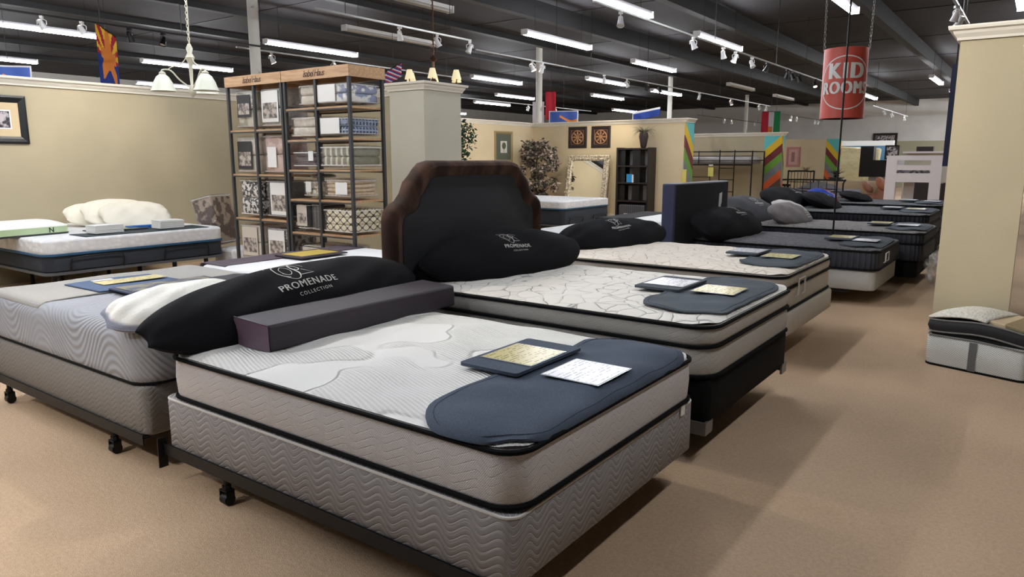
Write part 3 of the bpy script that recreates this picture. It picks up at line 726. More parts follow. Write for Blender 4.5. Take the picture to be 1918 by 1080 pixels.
obj('border', rings(MB(), [at(-.02, o0), at(.04, o0), at(.075, o1), at(.09, hbout(.035, .035)), at(.075, o2), at(.058, o3)], capt=False), M_BROWNV, hb, ang=50)
obj('centre_panel', rings(MB(), [at(.02, hbout(.10, .095)), at(.062, o3), at(.068, hbout(.12, .115))]), M_CHARV, hb, ang=50)
obj('leg', MB().box(-.015, .03, -.62, -.55, 0, .26), M_BROWNV, hb, smooth=False); obj('leg', MB().box(-.015, .03, .55, .62, 0, .26), M_BROWNV, hb, smooth=False)

# --- bed C
Cb = mattress('cream floral-quilted pillow-top mattress with handles, third bed', (-3.34, -1.40), (5.18, 6.62), .40, .665, [M_SIDE_C, M_SIDE_C], M_TOP_C, pipes=(.008, .165, .252), r=.12, puff=.028, q=.004, split=[.165], handles=1)
foundation('pale beige box spring under the third bed', (-3.34, -1.37), (5.2, 6.6), .225, .399, M_BOXPLAIN, edge=False, r=.07)
bedframe('dark bed frame under the pale beige box spring', (-3.35, -1.6), (5.25, 6.55), .225, (-2.9, -2.0))
protector('slate foot protector on the third bed, white card on flap, yellow card on pad', Cb, -1.85, -1.42, 5.42, 6.55, (-2.06, -1.80, 5.82, 6.22), [(-1.93, 6.02, M_WCARD, 1), (-1.64, 5.92, M_YCARD, 0)], r=.16)
pillow('long black lettered bolster pillow on the third bed', (-3.22, 6.08, .77), 1.50, .46, .26, M_BLACKF, tilt=30, rz=R(-14), taper=.8, logo='promenade', lpos=(-.02, .05), lsc=.24)
bed_D = mattress('charcoal quilted mattress with navy sides and a white handle, fourth bed', (-3.2, -1.24), (7.88, 9.22), .38, .575, M_SIDE_NAVY, M_TOP_D, pipes=(.008, .188), r=.10, puff=.025, q=.004, handles=1)
foundation('light grey linen box spring under the fourth bed', (-3.2, -1.26), (7.9, 9.2), .17, .379, M_BOXGREY, edge=False, r=.08)
bedframe('dark bed frame under the light grey linen box spring', (-3.2, -1.5), (7.95, 9.15), .17, (-2.8, -1.7))
protector('slate foot protector on the fourth bed, cream card on flap, white card on pad', bed_D, -1.68, -1.26, 7.98, 9.1, (-1.88, -1.6, 8.4, 8.85), [(-1.74, 8.62, M_YCARD, 1), (-1.47, 8.5, M_WCARD, 0)], r=.2)
pillow('black lettered bolster pillow before the navy headboard', (-2.96, 8.42, .725), 1.55, .56, .32, M_BLACKF, tilt=32, rz=R(-4), logo='promenade', lpos=(.15, .02), lsc=.28)
# navy headboard with paper label
nh = thing('headboard', 'boxy navy velvet headboard with black back and torn white label', 'headboard', (-3.33, 8.45, 0))
M_NAVYV = mat('navy_velvet', rough=.6, sheen=.4, fn=lambda g: dict(c=g.mix(g.noise(2, 2), (16, 24, 56), (24, 34, 72))))
obj('velvet_shell', MB().box(-.12, .035, -.84, .84, .2, 1.21), M_NAVYV, nh, bev=.015)
obj('back_cloth', MB().box(.035, .045, -.82, .82, .22, 1.195), mat('black_lining', (17, 17, 20), .9), nh, smooth=False)
obj('paper_label', MB().prism([(0, 0), (.10, .0), (.10, .07), (.13, .1), (.14, .27), (.02, .25)], 0, .002, M=Matrix.Translation((.046, .50, .86)) @ Matrix.Scale(.78, 4) @ Matrix(((0, 0, 1, 0), (1, 0, 0, 0), (0, 1, 0, 0), (0, 0, 0, 1)))), M_PAPER, nh, smooth=False)
for s in (-1, 1): obj('leg', MB().box(-.03, .02, s*.6-.04, s*.6+.04, 0, .2), M_BLACKM, nh, smooth=False)
# --- beds E, F, G
bed_E = mattress('grey quilted mattress with slate side, fifth bed, beside the thin black pole', (-3.1, -1.05), (9.55, 10.85), .30, .625, [M_SIDE_NAVY, M_SIDE_NAVY], M_TOP_E, pipes=(.20, .318), r=.12, puff=.025, q=.004, split=[.20])
foundation('dark box spring under the fifth bed', (-3.1, -1.1), (9.6, 10.8), .10, .299, M_BOXBLACK, edge=False)
bed_F = mattress('thick dark slate pillow-top mattress, sixth bed', (-3.2, -1.2), (11.2, 12.7), .40, .725, [M_SIDE_NAVY, M_SIDE_NAVY], M_TOP_F, pipes=(.20, .318), r=.12, puff=.025, q=.003, split=[.20])
foundation('black box spring under the sixth bed', (-3.2, -1.2), (11.25, 12.65), .12, .399, M_BOXBLACK, edge=False)
bed_G = mattress('dark mattress, seventh and last of the row', (-3.2, -1.25), (13.1, 14.5), .40, .755, [M_SIDE_NAVY, M_SIDE_NAVY], M_TOP_F, pipes=(.348,), r=.12, puff=.02, q=.003, split=[.20])
foundation('black box spring under the last mattress of the row', (-3.2, -1.25), (13.1, 14.45), .12, .399, M_BOXBLACK, edge=False)
for lab, x, y0_, y1_, zz, wh in (('dark bed frame under the fifth bed', -1.4, 9.65, 10.75, .10, 0), ('dark bed frame under the sixth bed', -1.5, 11.3, 12.6, .12, 0), ('dark bed frame under the seventh bed', -1.5, 13.15, 14.4, .12, 0)):
    bedframe(lab, (-3.1, x), (y0_, y1_), zz, (-2.7, x-.2))
protector('dark foot protector on the fifth bed, cream and white cards', bed_E, -1.5, -1.07, 9.65, 10.75, (-1.75, -1.5, 10.05, 10.45), [(-1.62, 10.25, M_YCARD, 1), (-1.3, 10.15, M_WCARD, 0)], r=.2)
protector('dark foot protector on the sixth bed, white and cream cards', bed_F, -1.62, -1.22, 11.35, 12.55, (-1.9, -1.62, 11.8, 12.2), [(-1.76, 12.0, M_WCARD, 1), (-1.44, 11.9, M_YCARD, 0)], r=.2)
protector('dark foot protector on the last bed of the row', bed_G, -1.66, -1.27, 13.2, 14.4, (-1.92, -1.66, 13.6, 14.0), [(-1.8, 13.8, M_WCARD, 1), (-1.45, 13.8, M_WCARD, 0)], r=.2)
M_GREYPIL = mat('grey_pillow_cloth', rough=.85, fn=lambda g: dict(c=g.mix(g.noise(4, 2), (108, 102, 102), (124, 118, 118))))
M_DKGREYP = mat('dark_grey_pillow_cloth', rough=.85, fn=lambda g: dict(c=g.mix(g.noise(4, 2), (44, 45, 50), (56, 57, 62))))
pillow('grey pillow with four-line white print, on the fifth bed', (-2.72, 10.15, .74), 1.0, .5, .24, M_GREYPIL, tilt=30, rz=R(-6), logo='marks', lpos=(.12, .08), lsc=.11)
pillow('dark grey bolster pillow standing behind the navy headboard', (-3.35, 10.3, .77), 1.5, .6, .24, M_DKGREYP, tilt=35, rz=R(-8), logo='promenade', lpos=(.2, .02), lsc=.26)
pillow('pale grey pillow lying between the grey printed one and the black ones', (-2.95, 10.95, .78), .7, .5, .16, mat('pale_pillow', (176, 172, 168), .85), tilt=20)
pillow('black bolster pillow at the head of the sixth bed', (-3.25, 11.9, .86), 1.5, .6, .24, M_BLACKF, tilt=32, rz=R(-8), logo='promenade', lpos=(.25, .02), lsc=.24)
pillow('plump black pillow lying on the sixth mattress, left of the black pole', (-2.75, 12.0, .84), 1.1, .6, .22, M_BLACKF, tilt=20, rz=R(10), logo='promenade', lpos=(.1, .05), lsc=.22)
pillow('flat black pillow on the last dark mattress', (-2.6, 13.7, .84), 1.0, .55, .15, M_BLACKF, tilt=12, rz=R(10), seam=False)
pillow('blue and red satin pillow between the black pillows', (-3.0, 13.1, .86), .8, .5, .22, mat('satin', rough=.35, fn=lambda g: dict(c=g.mix((g.y*1.0+g.x*.6).sm(.02, .06), (34, 62, 150), (150, 34, 44)))), tilt=20, rz=R(6))

# --- back row: Z, Y (head to head with A and B), W by the left wall, the two beds further on
def rounded_mattress(label, X, Y, z0, z1, m, r=.12, er=.07, foot=None, **k):
    b = Bed(); b.cx, b.cy = (X[0]+X[1])/2, (Y[0]+Y[1])/2; hx, hy = (X[1]-X[0])/2, (Y[1]-Y[0])/2; b.X, b.Y = X, Y; h = z1-z0
    t = thing('mattress', label, 'mattress', (b.cx, b.cy, z0), **k); b.root = t
    out = rrect(-hx, hx, -hy, hy, r, 7, .06)
    def zl(x, y):
        d = edge_d(x, y, hx, hy)
        return h if d > er else h - er + math.sqrt(max(0, er*er - (er-d)**2))
    b.zl = zl; b.Z = lambda x, y: z0 + zl(min(hx, max(-hx, x-b.cx)), min(hy, max(-hy, y-b.cy)))
    def loop(z, d): return [(x, y, z) for x, y in inset(out, d, 0, 0, hx, hy)]
    L = [loop(.001, .012), loop(.012, 0), loop(.05, 0)] + [loop(h-er, 0)] + [loop(h-er+er*math.sin(a), er-er*math.cos(a)) for a in [R(x) for x in (15, 30, 45, 60, 75, 90)]]
    for i in range(1, 14): L.append([(x*(1-i/14), y*(1-i/14), h) for x, y in inset(out, er, 0, 0, hx, hy)])
    obj('cover', rings(MB(), L), m, t, ang=60)
    return b
Z = rounded_mattress('grey wave-knit foam mattress, nearest on the left', (-5.15, -3.28), (1.6, 2.97), .435, .70, M_FOAM, er=.08)
obj('piping', MB().tube([(x, y, .004) for x, y in rrect(-.935, .935, -.685, .685, .12, 6, .3)], .006, 6, closed=True), M_PIPE, Z.root)
foundation('grey box spring with chevron quilting under the grey foam mattress', (-5.15, -3.29), (1.6, 2.97), .19, .434, mat('box_spring_chevron', rough=.8, fn=sidewave((122, 118, 114), (150, 146, 141), .085, .026, .014)), edge=False)
bedframe('dark bed frame on casters under the leftmost grey box spring', (-5.15, -3.3), (1.59, 2.98), .19, (-5.02, -3.7))
def strip(name, bed, x0, x1, y0, y1, m, parent, hang=.0, th=.006, n=30, lift=.004, sgn=-1):
    """cloth strip across a bed; hangs down past the foot edge"""
    mb = MB(); edge = bed.X[0] if sgn < 0 else bed.X[1]
    def f(a, b):
        x = x1 + (x0-x1)*a if sgn < 0 else x0 + (x1-x0)*a; y = y0 + (y1-y0)*b
        o = (edge - x) if sgn < 0 else (x-edge)
        o2 = max(0, o)
        X_ = x if o <= 0 else edge - .008 if sgn < 0 else edge + .008
        z = bed.Z(X_, y) - (o2 if o2 else 0)
        return (X_ - parent.location.x, y - parent.location.y, z - parent.location.z + lift + .003*math.sin(y*9+x*5))
    mb.grid(f, n, n); return obj(name, mb, m, parent, solid=th, ang=80)
t = thing('foot_protector', 'oatmeal felt strip with navy card folder across the left end of the grey foam mattress', 'mattress protector', (-4.6, 2.28, Z.Z(-4.6, 2.28)))
strip('felt', Z, -5.28, -4.40, 1.62, 2.95, M_FELT, t)
M_DENIMB = mat('blue_denim', rough=.8, fn=lambda g: dict(c=g.mix(g.noise(300, 2).sm(.3, .7), (58, 78, 108), (84, 104, 136)), h=g.noise(400, 1), d=.001))
strip('denim_panel', Z, -4.86, -4.40, 1.95, 2.48, M_DENIMB, t, lift=.013)
bx('card_strip', -.13, .02, -.22, .18, .022, .025, M_YCARD, t); bx('white_tab', -.20, -.15, -.2, -.08, .022, .025, M_PAPER, t)
fl = obj('card_folder', MB().box(-.13, .14, -.30, .30, 0, .012), mat('folder_navy', (34, 46, 70), .7), t, loc=(.33, .02, .018), rot=(0, 0, R(-2)), bev=.004)
obj('folder_card', MB().box(-.11, .12, -.27, .27, .012, .0145), mat('camo_card', rough=.4, fn=lambda g: dict(c=g.mix(g.noise(9, 3).sm(.45, .52), (126, 122, 104), (58, 68, 92)))), fl, smooth=False)
pillow('white knit pillow with grey gusset leaning under the long black pillow', (-3.38, 1.86, .775), .66, .36, .15, mat('white_pillow_cloth', rough=.8, fn=lambda g: dict(c=g.mix((g.z.abs()).sm(.015, .03), (130, 134, 150), (232, 230, 222)), h=g.noise(60, 2), d=.004)), tilt=20, rz=R(-14), roll=6)
pillow('dark grey pillow behind the white knit one', (-3.58, 2.32, .765), .6, .4, .12, M_DKGREYP, tilt=10, rz=R(8), seam=False)
Yb = rounded_mattress('smooth white foam mattress behind the grey one, plum strip on it', (-5.32, -3.42), (3.08, 4.6), .42, .68, M_WHITEP, er=.07)
foundation('white box base under the smooth white foam mattress', (-5.3, -3.45), (3.1, 4.58), .18, .419, M_BOXPLAIN, edge=False)
bedframe('dark bed frame under the smooth white foam bed', (-5.3, -3.5), (3.1, 4.58), .18, (-5.0, -3.7))
t = thing('foot_protector', 'plum strip with bright yellow card folder on the smooth white mattress', 'mattress protector', (-5.1, 3.9, Yb.Z(-5.1, 3.9)))
strip('felt', Yb, -5.42, -4.96, 3.12, 4.58, mat('plum_cloth', rough=.7, fn=lambda g: dict(c=g.mix(g.noise(2, 2), (70, 60, 70), (92, 80, 88)))), t)
fl = obj('card_flap', MB().box(-.15, .20, -.24, .24, 0, .012), mat('plum_dark', (52, 44, 52), .6), t, loc=(.18, -.02, .014), bev=.004)
obj('price_card', MB().box(-.12, .14, -.19, .19, .012, .0145), mat('bright_yellow_card', rough=.3, fn=card((214, 186, 84), (180, 150, 50))), fl, smooth=False)

def smartbed(label, X, Y, zt, zb, zf, rot=0, legs=True, wrong=False):
    """white mattress with blue line on a dark adjustable base that faces +X"""
    b = rounded_mattress(label, X, Y, zb, zt, M_WHITEQ, er=.03, r=.12)
    hx, hy = (X[1]-X[0])/2, (Y[1]-Y[0])/2
    obj('blue_border', MB().tube([(x, y, .006) for x, y in rrect(-hx, hx, -hy, hy, .12, 6, .3)], .014, 6, closed=True), M_BLUEEDGE, b.root)
    t = thing('adjustable_base', label.replace('mattress', 'adjustable base').replace('white', 'dark upholstered', 1) + ', on legs', 'bed base', (b.cx, b.cy, 0))
    out = rrect(-hx+.01, hx-.01, -hy+.01, hy-.01, .1, 6, .2)
    def loop(z, d): return [(x, y, z) for x, y in inset(out, d, 0, 0, hx, hy)]
    obj('deck', rings(MB(), [loop(zf+.02, .02), loop(zf+.03, 0), loop(zb-.012, 0), loop(zb-.002, .012)]), M_NAVYB, t, ang=50)
    obj('steel_rim', rings(MB(), [loop(zf-.012, .01), loop(zf-.01, -.012), loop(zf+.016, -.012), loop(zf+.019, .01)]), mat('rim_grey', (92, 94, 98), .5, .3), t, smooth=False)
    for y in (-.45, .45):
        obj('retainer_bar', MB().tube(smooth_pts([(hx+.004, y*hy*1.1-.26, zf+.02), (hx+.02, y*hy*1.1-.26, zf+.12), (hx+.02, y*hy*1.1-.2, zf+.16), (hx+.02, y*hy*1.1+.2, zf+.16), (hx+.02, y*hy*1.1+.26, zf+.12), (hx+.004, y*hy*1.1+.26, zf+.02)]), .007, 6), M_BLACKM, t)
    for sx in (-.8, .0, .8):
        for sy in (-.85, -.45, .45, .85):
            if sx == 0 and abs(sy) > .5: continue
            obj('leg', MB().lathe([(.022, 0), (.026, zf-.012)], 8, M=Matrix.Translation((sx*hx, sy*hy, 0)), cap=True), M_BLACKM, t)
    return b
W = smartbed('white honeycomb mattress with blue line beside the left wall', (-9.88, -7.86), (3.0, 4.97), .69, .53, .345)
K = smartbed('white honeycomb mattress with blue line in front of the standing mirror', (-9.6, -7.55), (12.1, 14.0), .66, .50, .18)
H1 = rounded_mattress('plain white mattress directly behind the navy headboard', (-5.25, -3.48), (7.0, 9.2), .40, .60, M_WHITEP)
foundation('white foundation under the plain white mattress behind the navy headboard', (-5.25, -3.48), (7.0, 9.2), .16, .399, M_WHITEP, edge=False)
bedframe('dark bed frame under the plain white bed behind the navy headboard', (-5.25, -3.48), (7.0, 9.2), .16, (-5.0, -3.7))
H2 = rounded_mattress('white mattress with black foot strip before the dark bookcase', (-5.75, -3.9), (10.1, 12.0), .34, .56, M_WHITEP)
foundation('white foundation under the mattress with the black strip', (-5.75, -3.9), (10.1, 12.0), .14, .339, M_BOXPLAIN, edge=False)
bedframe('dark bed frame under the white bed before the bookcase', (-5.75, -3.9), (10.1, 12.0), .14, (-5.5, -4.2))
t = thing('foot_protector', 'black strip lying on the white mattress before the bookcase', 'mattress protector', (-5.5, 11.05, .56)); strip('felt', H2, -5.85, -5.2, 10.15, 11.95, mat('black_felt', (36, 36, 40), .9), t)
pillow('pale blue pillow half hidden by the navy headboard', (-4.9, 11.75, .61), .4, .3, .10, mat('blue_pillow', (150, 176, 200), .8), tilt=15, seam=False)
# things on W
t = thing('foot_protector', 'dark strip under paper stacks on the bed beside the left wall', 'mattress protector', (-8.1, 4.05, .69))
strip('felt', W, -8.27, -7.90, 3.42, 4.8, mat('slate_strip', (56, 64, 68), .8), t, sgn=1)
fl = obj('card_flap', MB().box(-.13, .13, -.3, .3, 0, .012), M_GREYPAD, t, loc=(-.22, -.12, .014), bev=.004); obj('price_card', MB().box(-.1, .1, -.2, .2, .012, .0145), mat('khaki_card', (150, 144, 112), .5), fl, smooth=False)
def stack(label, x, y, z, n, a, b, hh, m, rz, group=None):
    t = thing('leaflet_stack', label, 'paper stack', (x, y, z), rz, group=group)
    rn = random.Random(label)
    for i in range(n):
        obj('leaflet', MB().box(-a/2, a/2, -b/2, b/2, 0, hh/n*.92), m, t, loc=(rn.uniform(-.005, .005), rn.uniform(-.005, .005), i*hh/n), smooth=False)
stack('stack of white booklets, left of two on the bed by the wall', -8.12, 3.72, .705, 8, .20, .30, .085, M_PAPER, R(2))
stack('stack of white booklets, right of two, beside the blue folder', -8.12, 4.42, .705, 8, .20, .28, .09, M_PAPER, R(-2))
t = thing('folder', 'bright blue folder lying between the pillows and the right booklet stack', 'folder', (-8.33, 4.22, .70), R(-6)); obj('folder_cover', MB().box(-.05, .05, -.16, .16, 0, .035), mat('bright_blue', (22, 96, 170), .5), t, bev=.006)
M_CREAMP = mat('cream_pillow_cloth', (228, 222, 204), .8)
pillow('large cream pillow leaning, frontmost of three on the bed by the wall', (-8.72, 4.36, .83), .78, .50, .16, M_CREAMP, tilt=34, rz=R(-4), seam=False, p=6)
pillow('cream pillow directly behind the frontmost on the bed by the wall', (-8.95, 4.26, .85), .78, .50, .15, M_CREAMP, tilt=36, rz=R(-4), seam=False, p=6)
pillow('cream pillow at the back left of three on the bed by the wall', (-9.25, 4.2, .82), .78, .48, .15, M_CREAMP, tilt=30, rz=R(-6), seam=False, p=5)
t = thing('boxed_pillow', 'white and green packaged pillow with letter N at the far left', 'pillow', (-8.7, 3.08, .69), R(8))
o_ = rrect(-.26, .26, -.42, .42, .06, 4, .1)
def lp(z, d): return [(x, y, z) for x, y in inset(o_, d, 0, 0, .26, .42)]
obj('white_top', rings(MB(), [lp(.085, -.003), lp(.095, .005), lp(.125, .06), lp(.15, .13), lp(.158, .22)]), mat('pale_green_white', (230, 230, 224), .7), t, ang=60)
obj('green_band', rings(MB(), [lp(.02, 0), lp(.084, 0)]), mat('light_green', (186, 208, 164), .7), t)
obj('dark_base', rings(MB(), [lp(0, .0), lp(.018, -.004)]), mat('dark_green_grey', (52, 58, 56), .6), t)
vs, fs = text2d('N', .02); obj('letter_mark', MB().add([(.262, y*.07+.22, z*.07+.028) for y, z in vs], fs), M_BLACKM, t, smooth=False)

# ------------------------------------------------------------------ bedding rack
def rack(label, x0, x1, y, depth, H, shelves, half):
    t = thing('bedding_rack', label, 'shelf rack', ((x0+x1)/2, y+depth/2, 0)); hx = (x1-x0)/2; d = depth/2
    for sx in (-1, 0, 1):
        for sy in (-1, 1):
            obj('post', MB().box(-.014, .014, -.014, .014, 0, H-.10), M_POST, t, loc=(sx*(hx-.016), sy*(d-.016), 0), smooth=False)
    obj('header', MB().box(-hx-.005, hx+.005, -d-.006, -d+.012, H-.10, H).box(-hx-.005, hx+.005, d-.012, d+.006, H-.10, H).box(hx-.012, hx+.006, -d, d, H-.10, H).box(-hx-.006, -hx+.012, -d, d, H-.10, H).box(-hx, hx, -d, d, H-.02, H-.005), M_SHELFWOOD, t, smooth=False)
    for k, zs in enumerate(shelves):
        for z in zs:
            a, b = (-hx+.03, -.016) if k == 0 else (.016, hx-.03)
            obj('shelf_board', MB().box(a, b, -d+.005, d-.005, -.018, 0), M_SHELFWOOD, t, loc=(0, 0, z), smooth=False)
            obj('shelf_rim', MB().box(a, b, -d+.002, -d+.006, -.03, -.016), M_POST, t, loc=(0, 0, z), smooth=False); obj('shelf_rim', MB().box(a, b, d-.006, d-.002, -.03, -.016), M_POST, t, loc=(0, 0, z), smooth=False)
    mb = MB(); vs, fs = text2d('Isabel Haus', .0, .35, .8)
    mb.add([(x*.085 + half, -d-.0075, z*.085+H-.075) for x, z in vs], fs); obj('script_lettering', mb, M_INK, t, smooth=False)
    return t
rack('left metal and wood rack of bagged bedding, next to the left wall', -6.88, -5.97, 4.47, .43, 2.30, ([1.77, 1.33, .88, .42], [1.77, 1.33, .88, .42]), .0)
rack('right metal and wood rack of bagged bedding, its end panel facing the beds', -5.95, -5.02, 4.47, .43, 2.30, ([1.95, 1.66, 1.38, 1.10, .78, .45], [1.95, 1.67, 1.385, 1.105, .785, .45]), .0)
def clearbag():
    m = bpy.data.materials.new('clear_vinyl'); m.use_nodes = True; t = m.node_tree; t.nodes.remove(t.nodes['Principled BSDF'])
    o = t.nodes['Material Output']; a = t.nodes.new('ShaderNodeBsdfTransparent'); b = t.nodes.new('ShaderNodeBsdfGlossy'); mx = t.nodes.new('ShaderNodeMixShader')
    fr = t.nodes.new('ShaderNodeLayerWeight'); fr.inputs[0].default_value = .25
    b.inputs['Roughness'].default_value = .12
    nz = t.nodes.new('ShaderNodeTexNoise'); nz.inputs['Scale'].default_value = 22; bp = t.nodes.new('ShaderNodeBump'); bp.inputs['Distance'].default_value = .012
    t.links.new(nz.outputs[0], bp.inputs['Height']); t.links.new(bp.outputs[0], b.inputs['Normal'])
    mr = t.nodes.new('ShaderNodeMapRange'); mr.inputs[3].default_value = .05; mr.inputs[4].default_value = .55
    t.links.new(fr.outputs['Facing'], mr.inputs[0]); t.links.new(mr.outputs[0], mx.inputs[0])
    t.links.new(a.outputs[0], mx.inputs[1]); t.links.new(b.outputs[0], mx.inputs[2]); t.links.new(mx.outputs[0], o.inputs[0]); return m
M_BAG = clearbag()
def fab(name, c1, c2, kind, s=20, rough=.85):
    def f(g):
        if kind == 'plain': v = g.noise(30, 3).sm(.3, .7)
        elif kind == 'blot': v = g.noise(s, 3).sm(.46, .54)
        elif kind == 'plaid': v = ((g.x*s*6).sin().gt(.6)).mx((g.z*s*6).sin().gt(.6)).mx((g.y*s*6).sin().gt(.6))
        elif kind == 'stripe': v = ((g.z*s*6 + g.noise(4, 2)*3).sin()).sm(-.2, .6)
        elif kind == 'vstripe': v = ((g.x*s*6 + g.noise(3, 1)).sin()).sm(.2, .7)
        elif kind == 'ogee':
            a = ((g.x+g.y)*s*3); v = (a.sin() + (g.z*s*4).sin()).abs().sm(.25, .5)
        return dict(c=g.mix(v, c1, c2), h=g.noise(40, 3), d=.006)
    return mat(name, rough=rough, fn=f)
def bag(label, x, y, z, w, d, h, m, layers=3, insert=None, band=None, tilt=0, rz=0, pic=None, cardm=None, cat='bedding', ends=True):
    """a folded comforter in a clear zip bag; insert = (x centre, z centre, w, h) of the card in front"""
    t = thing('bagged_comforter', label, cat, (x, y, z), rz, group='bagged bedding on the racks')
    if tilt: t.rotation_euler = (0, R(tilt), rz)
    ins = .012; W_, D_, H_ = w-2*ins, d-2*ins, h-2*ins; mb = MB(); rn = random.Random(label)
    def slab(mb, hx, hy, za, zb, r=.04, bulge=.0):
        o = rrect(-hx, hx, -hy, hy, min(r, hx*.6, hy*.6), 4, .08); e = min(.02, (zb-za)*.45); k = len(o)
        def lp(zz, dd): return [(x_, y_, zz + (bulge*math.sin(x_*16+za*30)*math.cos(y_*13))) for x_, y_ in inset(o, dd, 0, 0, hx, hy)]
        rings(mb, [lp(za, e), lp(za+e*.3, e*.3), lp(za+e, 0), lp(zb-e, 0), lp(zb-e*.3, e*.3), lp(zb, e), lp(zb+.004, hx*.5)])
    zz = ins
    for i in range(layers):
        hh = H_/layers*rn.uniform(.94, 1.0); slab(mb, W_/2*rn.uniform(.95, 1), D_/2*rn.uniform(.95, 1), zz, zz+hh, bulge=.004); zz += H_/layers
    obj('folded_fabric', mb, m, t, ang=50)
    mb = MB(); slab(mb, w/2, d/2, .001, h, .05, .003); obj('clear_bag', mb, M_BAG, t, ang=50)
    o = rrect(-w/2, w/2, -d/2, d/2, .05, 4, .12)
    for zp in (.02, h-.02): obj('bag_piping', MB().tube([(a, b, zp) for a, b in o], .004, 5, closed=True), band or mat('clear_piping', (190, 190, 192), .3), t)
    if insert:
        ix, iz, iw, ih = insert
        c = obj('insert_card', MB().box(ix-iw/2, ix+iw/2, -d/2-.004, -d/2-.001, iz-ih/2, iz+ih/2), cardm or M_PAPER, t, smooth=False)
        if pic: obj('card_picture', MB().box(ix-iw*.42, ix+iw*.42, -d/2-.0055, -d/2-.004, iz-ih*.38, iz+ih*.12), pic, c, smooth=False)
    return t
M_PIC = mat('card_photo', rough=.4, fn=lambda g: dict(c=g.mix(g.noise(26, 3).sm(.35, .65), (92, 84, 80), (196, 186, 176))))
M_CREAMC = mat('cream_card', (206, 198, 184), .5); M_DARKC = mat('dark_card', (44, 44, 46), .5)
F = dict(beige=fab('beige_fabric', (204, 196, 180), (222, 214, 200), 'plain'), sage=fab('sage_leaf', (170, 168, 148), (214, 210, 194), 'blot', 9), grey=fab('light_grey', (186, 184, 182), (214, 212, 210), 'plain'),
    pink=fab('dusty_pink', (196, 166, 154), (218, 192, 180), 'blot', 8), bw=fab('black_white', (40, 42, 52), (232, 230, 224), 'blot', 30), dk=fab('dark_diamond', (48, 48, 50), (86, 84, 84), 'plaid', 20),
    cream=fab('cream_fabric', (222, 214, 198), (232, 226, 212), 'plain'), pat=fab('grey_pattern', (86, 84, 84), (186, 182, 176), 'blot', 22), plum=fab('plum_ruffle', (72, 54, 58), (98, 78, 80), 'stripe', 14),
    bluew=fab('blue_white_floral', (132, 142, 172), (228, 226, 222), 'blot', 14), plaid=fab('blue_plaid', (58, 76, 108), (150, 164, 184), 'plaid', 26), olive=fab('olive_stripe', (124, 122, 100), (196, 190, 166), 'vstripe', 14),
    tan=fab('tan_fabric', (196, 172, 140), (212, 190, 160), 'plain'), ogee=fab('gold_ogee', (74, 66, 58), (232, 222, 190), 'ogee', 22), char=fab('charcoal_fabric', (64, 64, 68), (90, 90, 94), 'vstripe', 20), chenille=fab('cream_chenille', (170, 160, 140), (228, 222, 204), 'blot', 34))
yb = 4.47+.215; PI_W = mat('white_piping', (222, 220, 214), .5)
xa, xb = -6.42-.23, -6.42+.22    # left rack columns
bag('sage leaf comforter bag with brown picture card, top left of the left rack', xa+.02, yb, 1.79, .36, .34, .38, F['sage'], 2, (-.02, .22, .22, .22), pic=M_PIC, cardm=M_DARKC)
bag('grey comforter bag with large white card, top right of the left rack', xb, yb, 1.79, .36, .34, .38, F['grey'], 2, (-.02, .20, .26, .30), pic=M_PIC)
bag('beige bag with black-framed card, second row left of the left rack', xa, yb, 1.34, .38, .34, .37, F['beige'], 2, (-.03, .18, .24, .28), pic=M_PIC, cardm=M_DARKC)
bag('dusty pink comforter bag with small white card, second row of the left rack', xb-.02, yb, 1.34, .34, .34, .38, F['pink'], 2, (-.01, .16, .14, .2))
bag('black and white print bag, third row left of the left rack', xa, yb, .90, .38, .34, .38, F['bw'], 2, band=PI_W)
bag('charcoal diamond bag with white picture card, third row of the left rack', xb, yb, .90, .38, .34, .38, F['dk'], 2, (.04, .19, .26, .32), pic=M_PIC)
bag('cream bag with faded picture card, bottom left of the left rack', xa, yb, .435, .40, .36, .38, F['cream'], 2, (-.02, .20, .26, .30), pic=M_PIC, cardm=M_CREAMC)
bag('grey scroll print bag with picture card, bottom right of the left rack', xb+.02, yb, .435, .40, .36, .37, F['pat'], 2, (-.04, .20, .26, .28), pic=M_PIC)
xa, xb = -5.485-.225, -5.485+.225
bag('small beige ruffled bag, top left of the right rack', xa+.04, yb, 1.97, .26, .34, .20, F['beige'], 2)
bag('white and blue floral comforter with blank card, top shelf corner of the right rack', xb-.01, yb, 1.97, .44, .40, .19, F['bluew'], 2, (-.07, .1, .24, .15))
bag('beige comforter tied with white ribbon, second row of the right rack', xa, yb, 1.68, .38, .38, .20, F['beige'], 2, band=PI_W)
bag('blue plaid comforter with white card and brown strap, second row of the right rack', xb, yb, 1.69, .42, .40, .17, F['plaid'], 2, (-.05, .09, .26, .14))
bag('plum ruffled comforter with white ribbon, third row of the right rack', xa, yb, 1.40, .38, .38, .16, F['plum'], 3, (.1, .11, .07, .09), band=PI_W)
bag('olive striped comforter roll, third row corner of the right rack', xb, yb, 1.405, .43, .42, .20, F['olive'], 2, band=PI_W)
bag('cream chenille bundle with white tag, fourth row of the right rack', xa+.04, yb, 1.12, .24, .34, .16, F['chenille'], 2, (-.02, .1, .08, .1))
bag('dark folded set lying behind the chenille bundle', xa-.06, yb+.08, 1.29, .2, .2, .05, F['char'], 1)
bag('tan folded comforter set with large white tag, fourth row corner', xb-.02, yb, 1.125, .36, .38, .18, F['tan'], 4, (.08, .09, .16, .11))
bag('upright bag with white card and black label, fifth row of the right rack', xa-.1, yb, .80, .19, .34, .26, F['char'], 1, (0, .14, .15, .2), cardm=M_CREAMC, pic=M_PIC, band=PI_W)
bag('upright charcoal ribbed bag, fifth row of the right rack', xa+.11, yb, .80, .18, .34, .27, F['char'], 1)
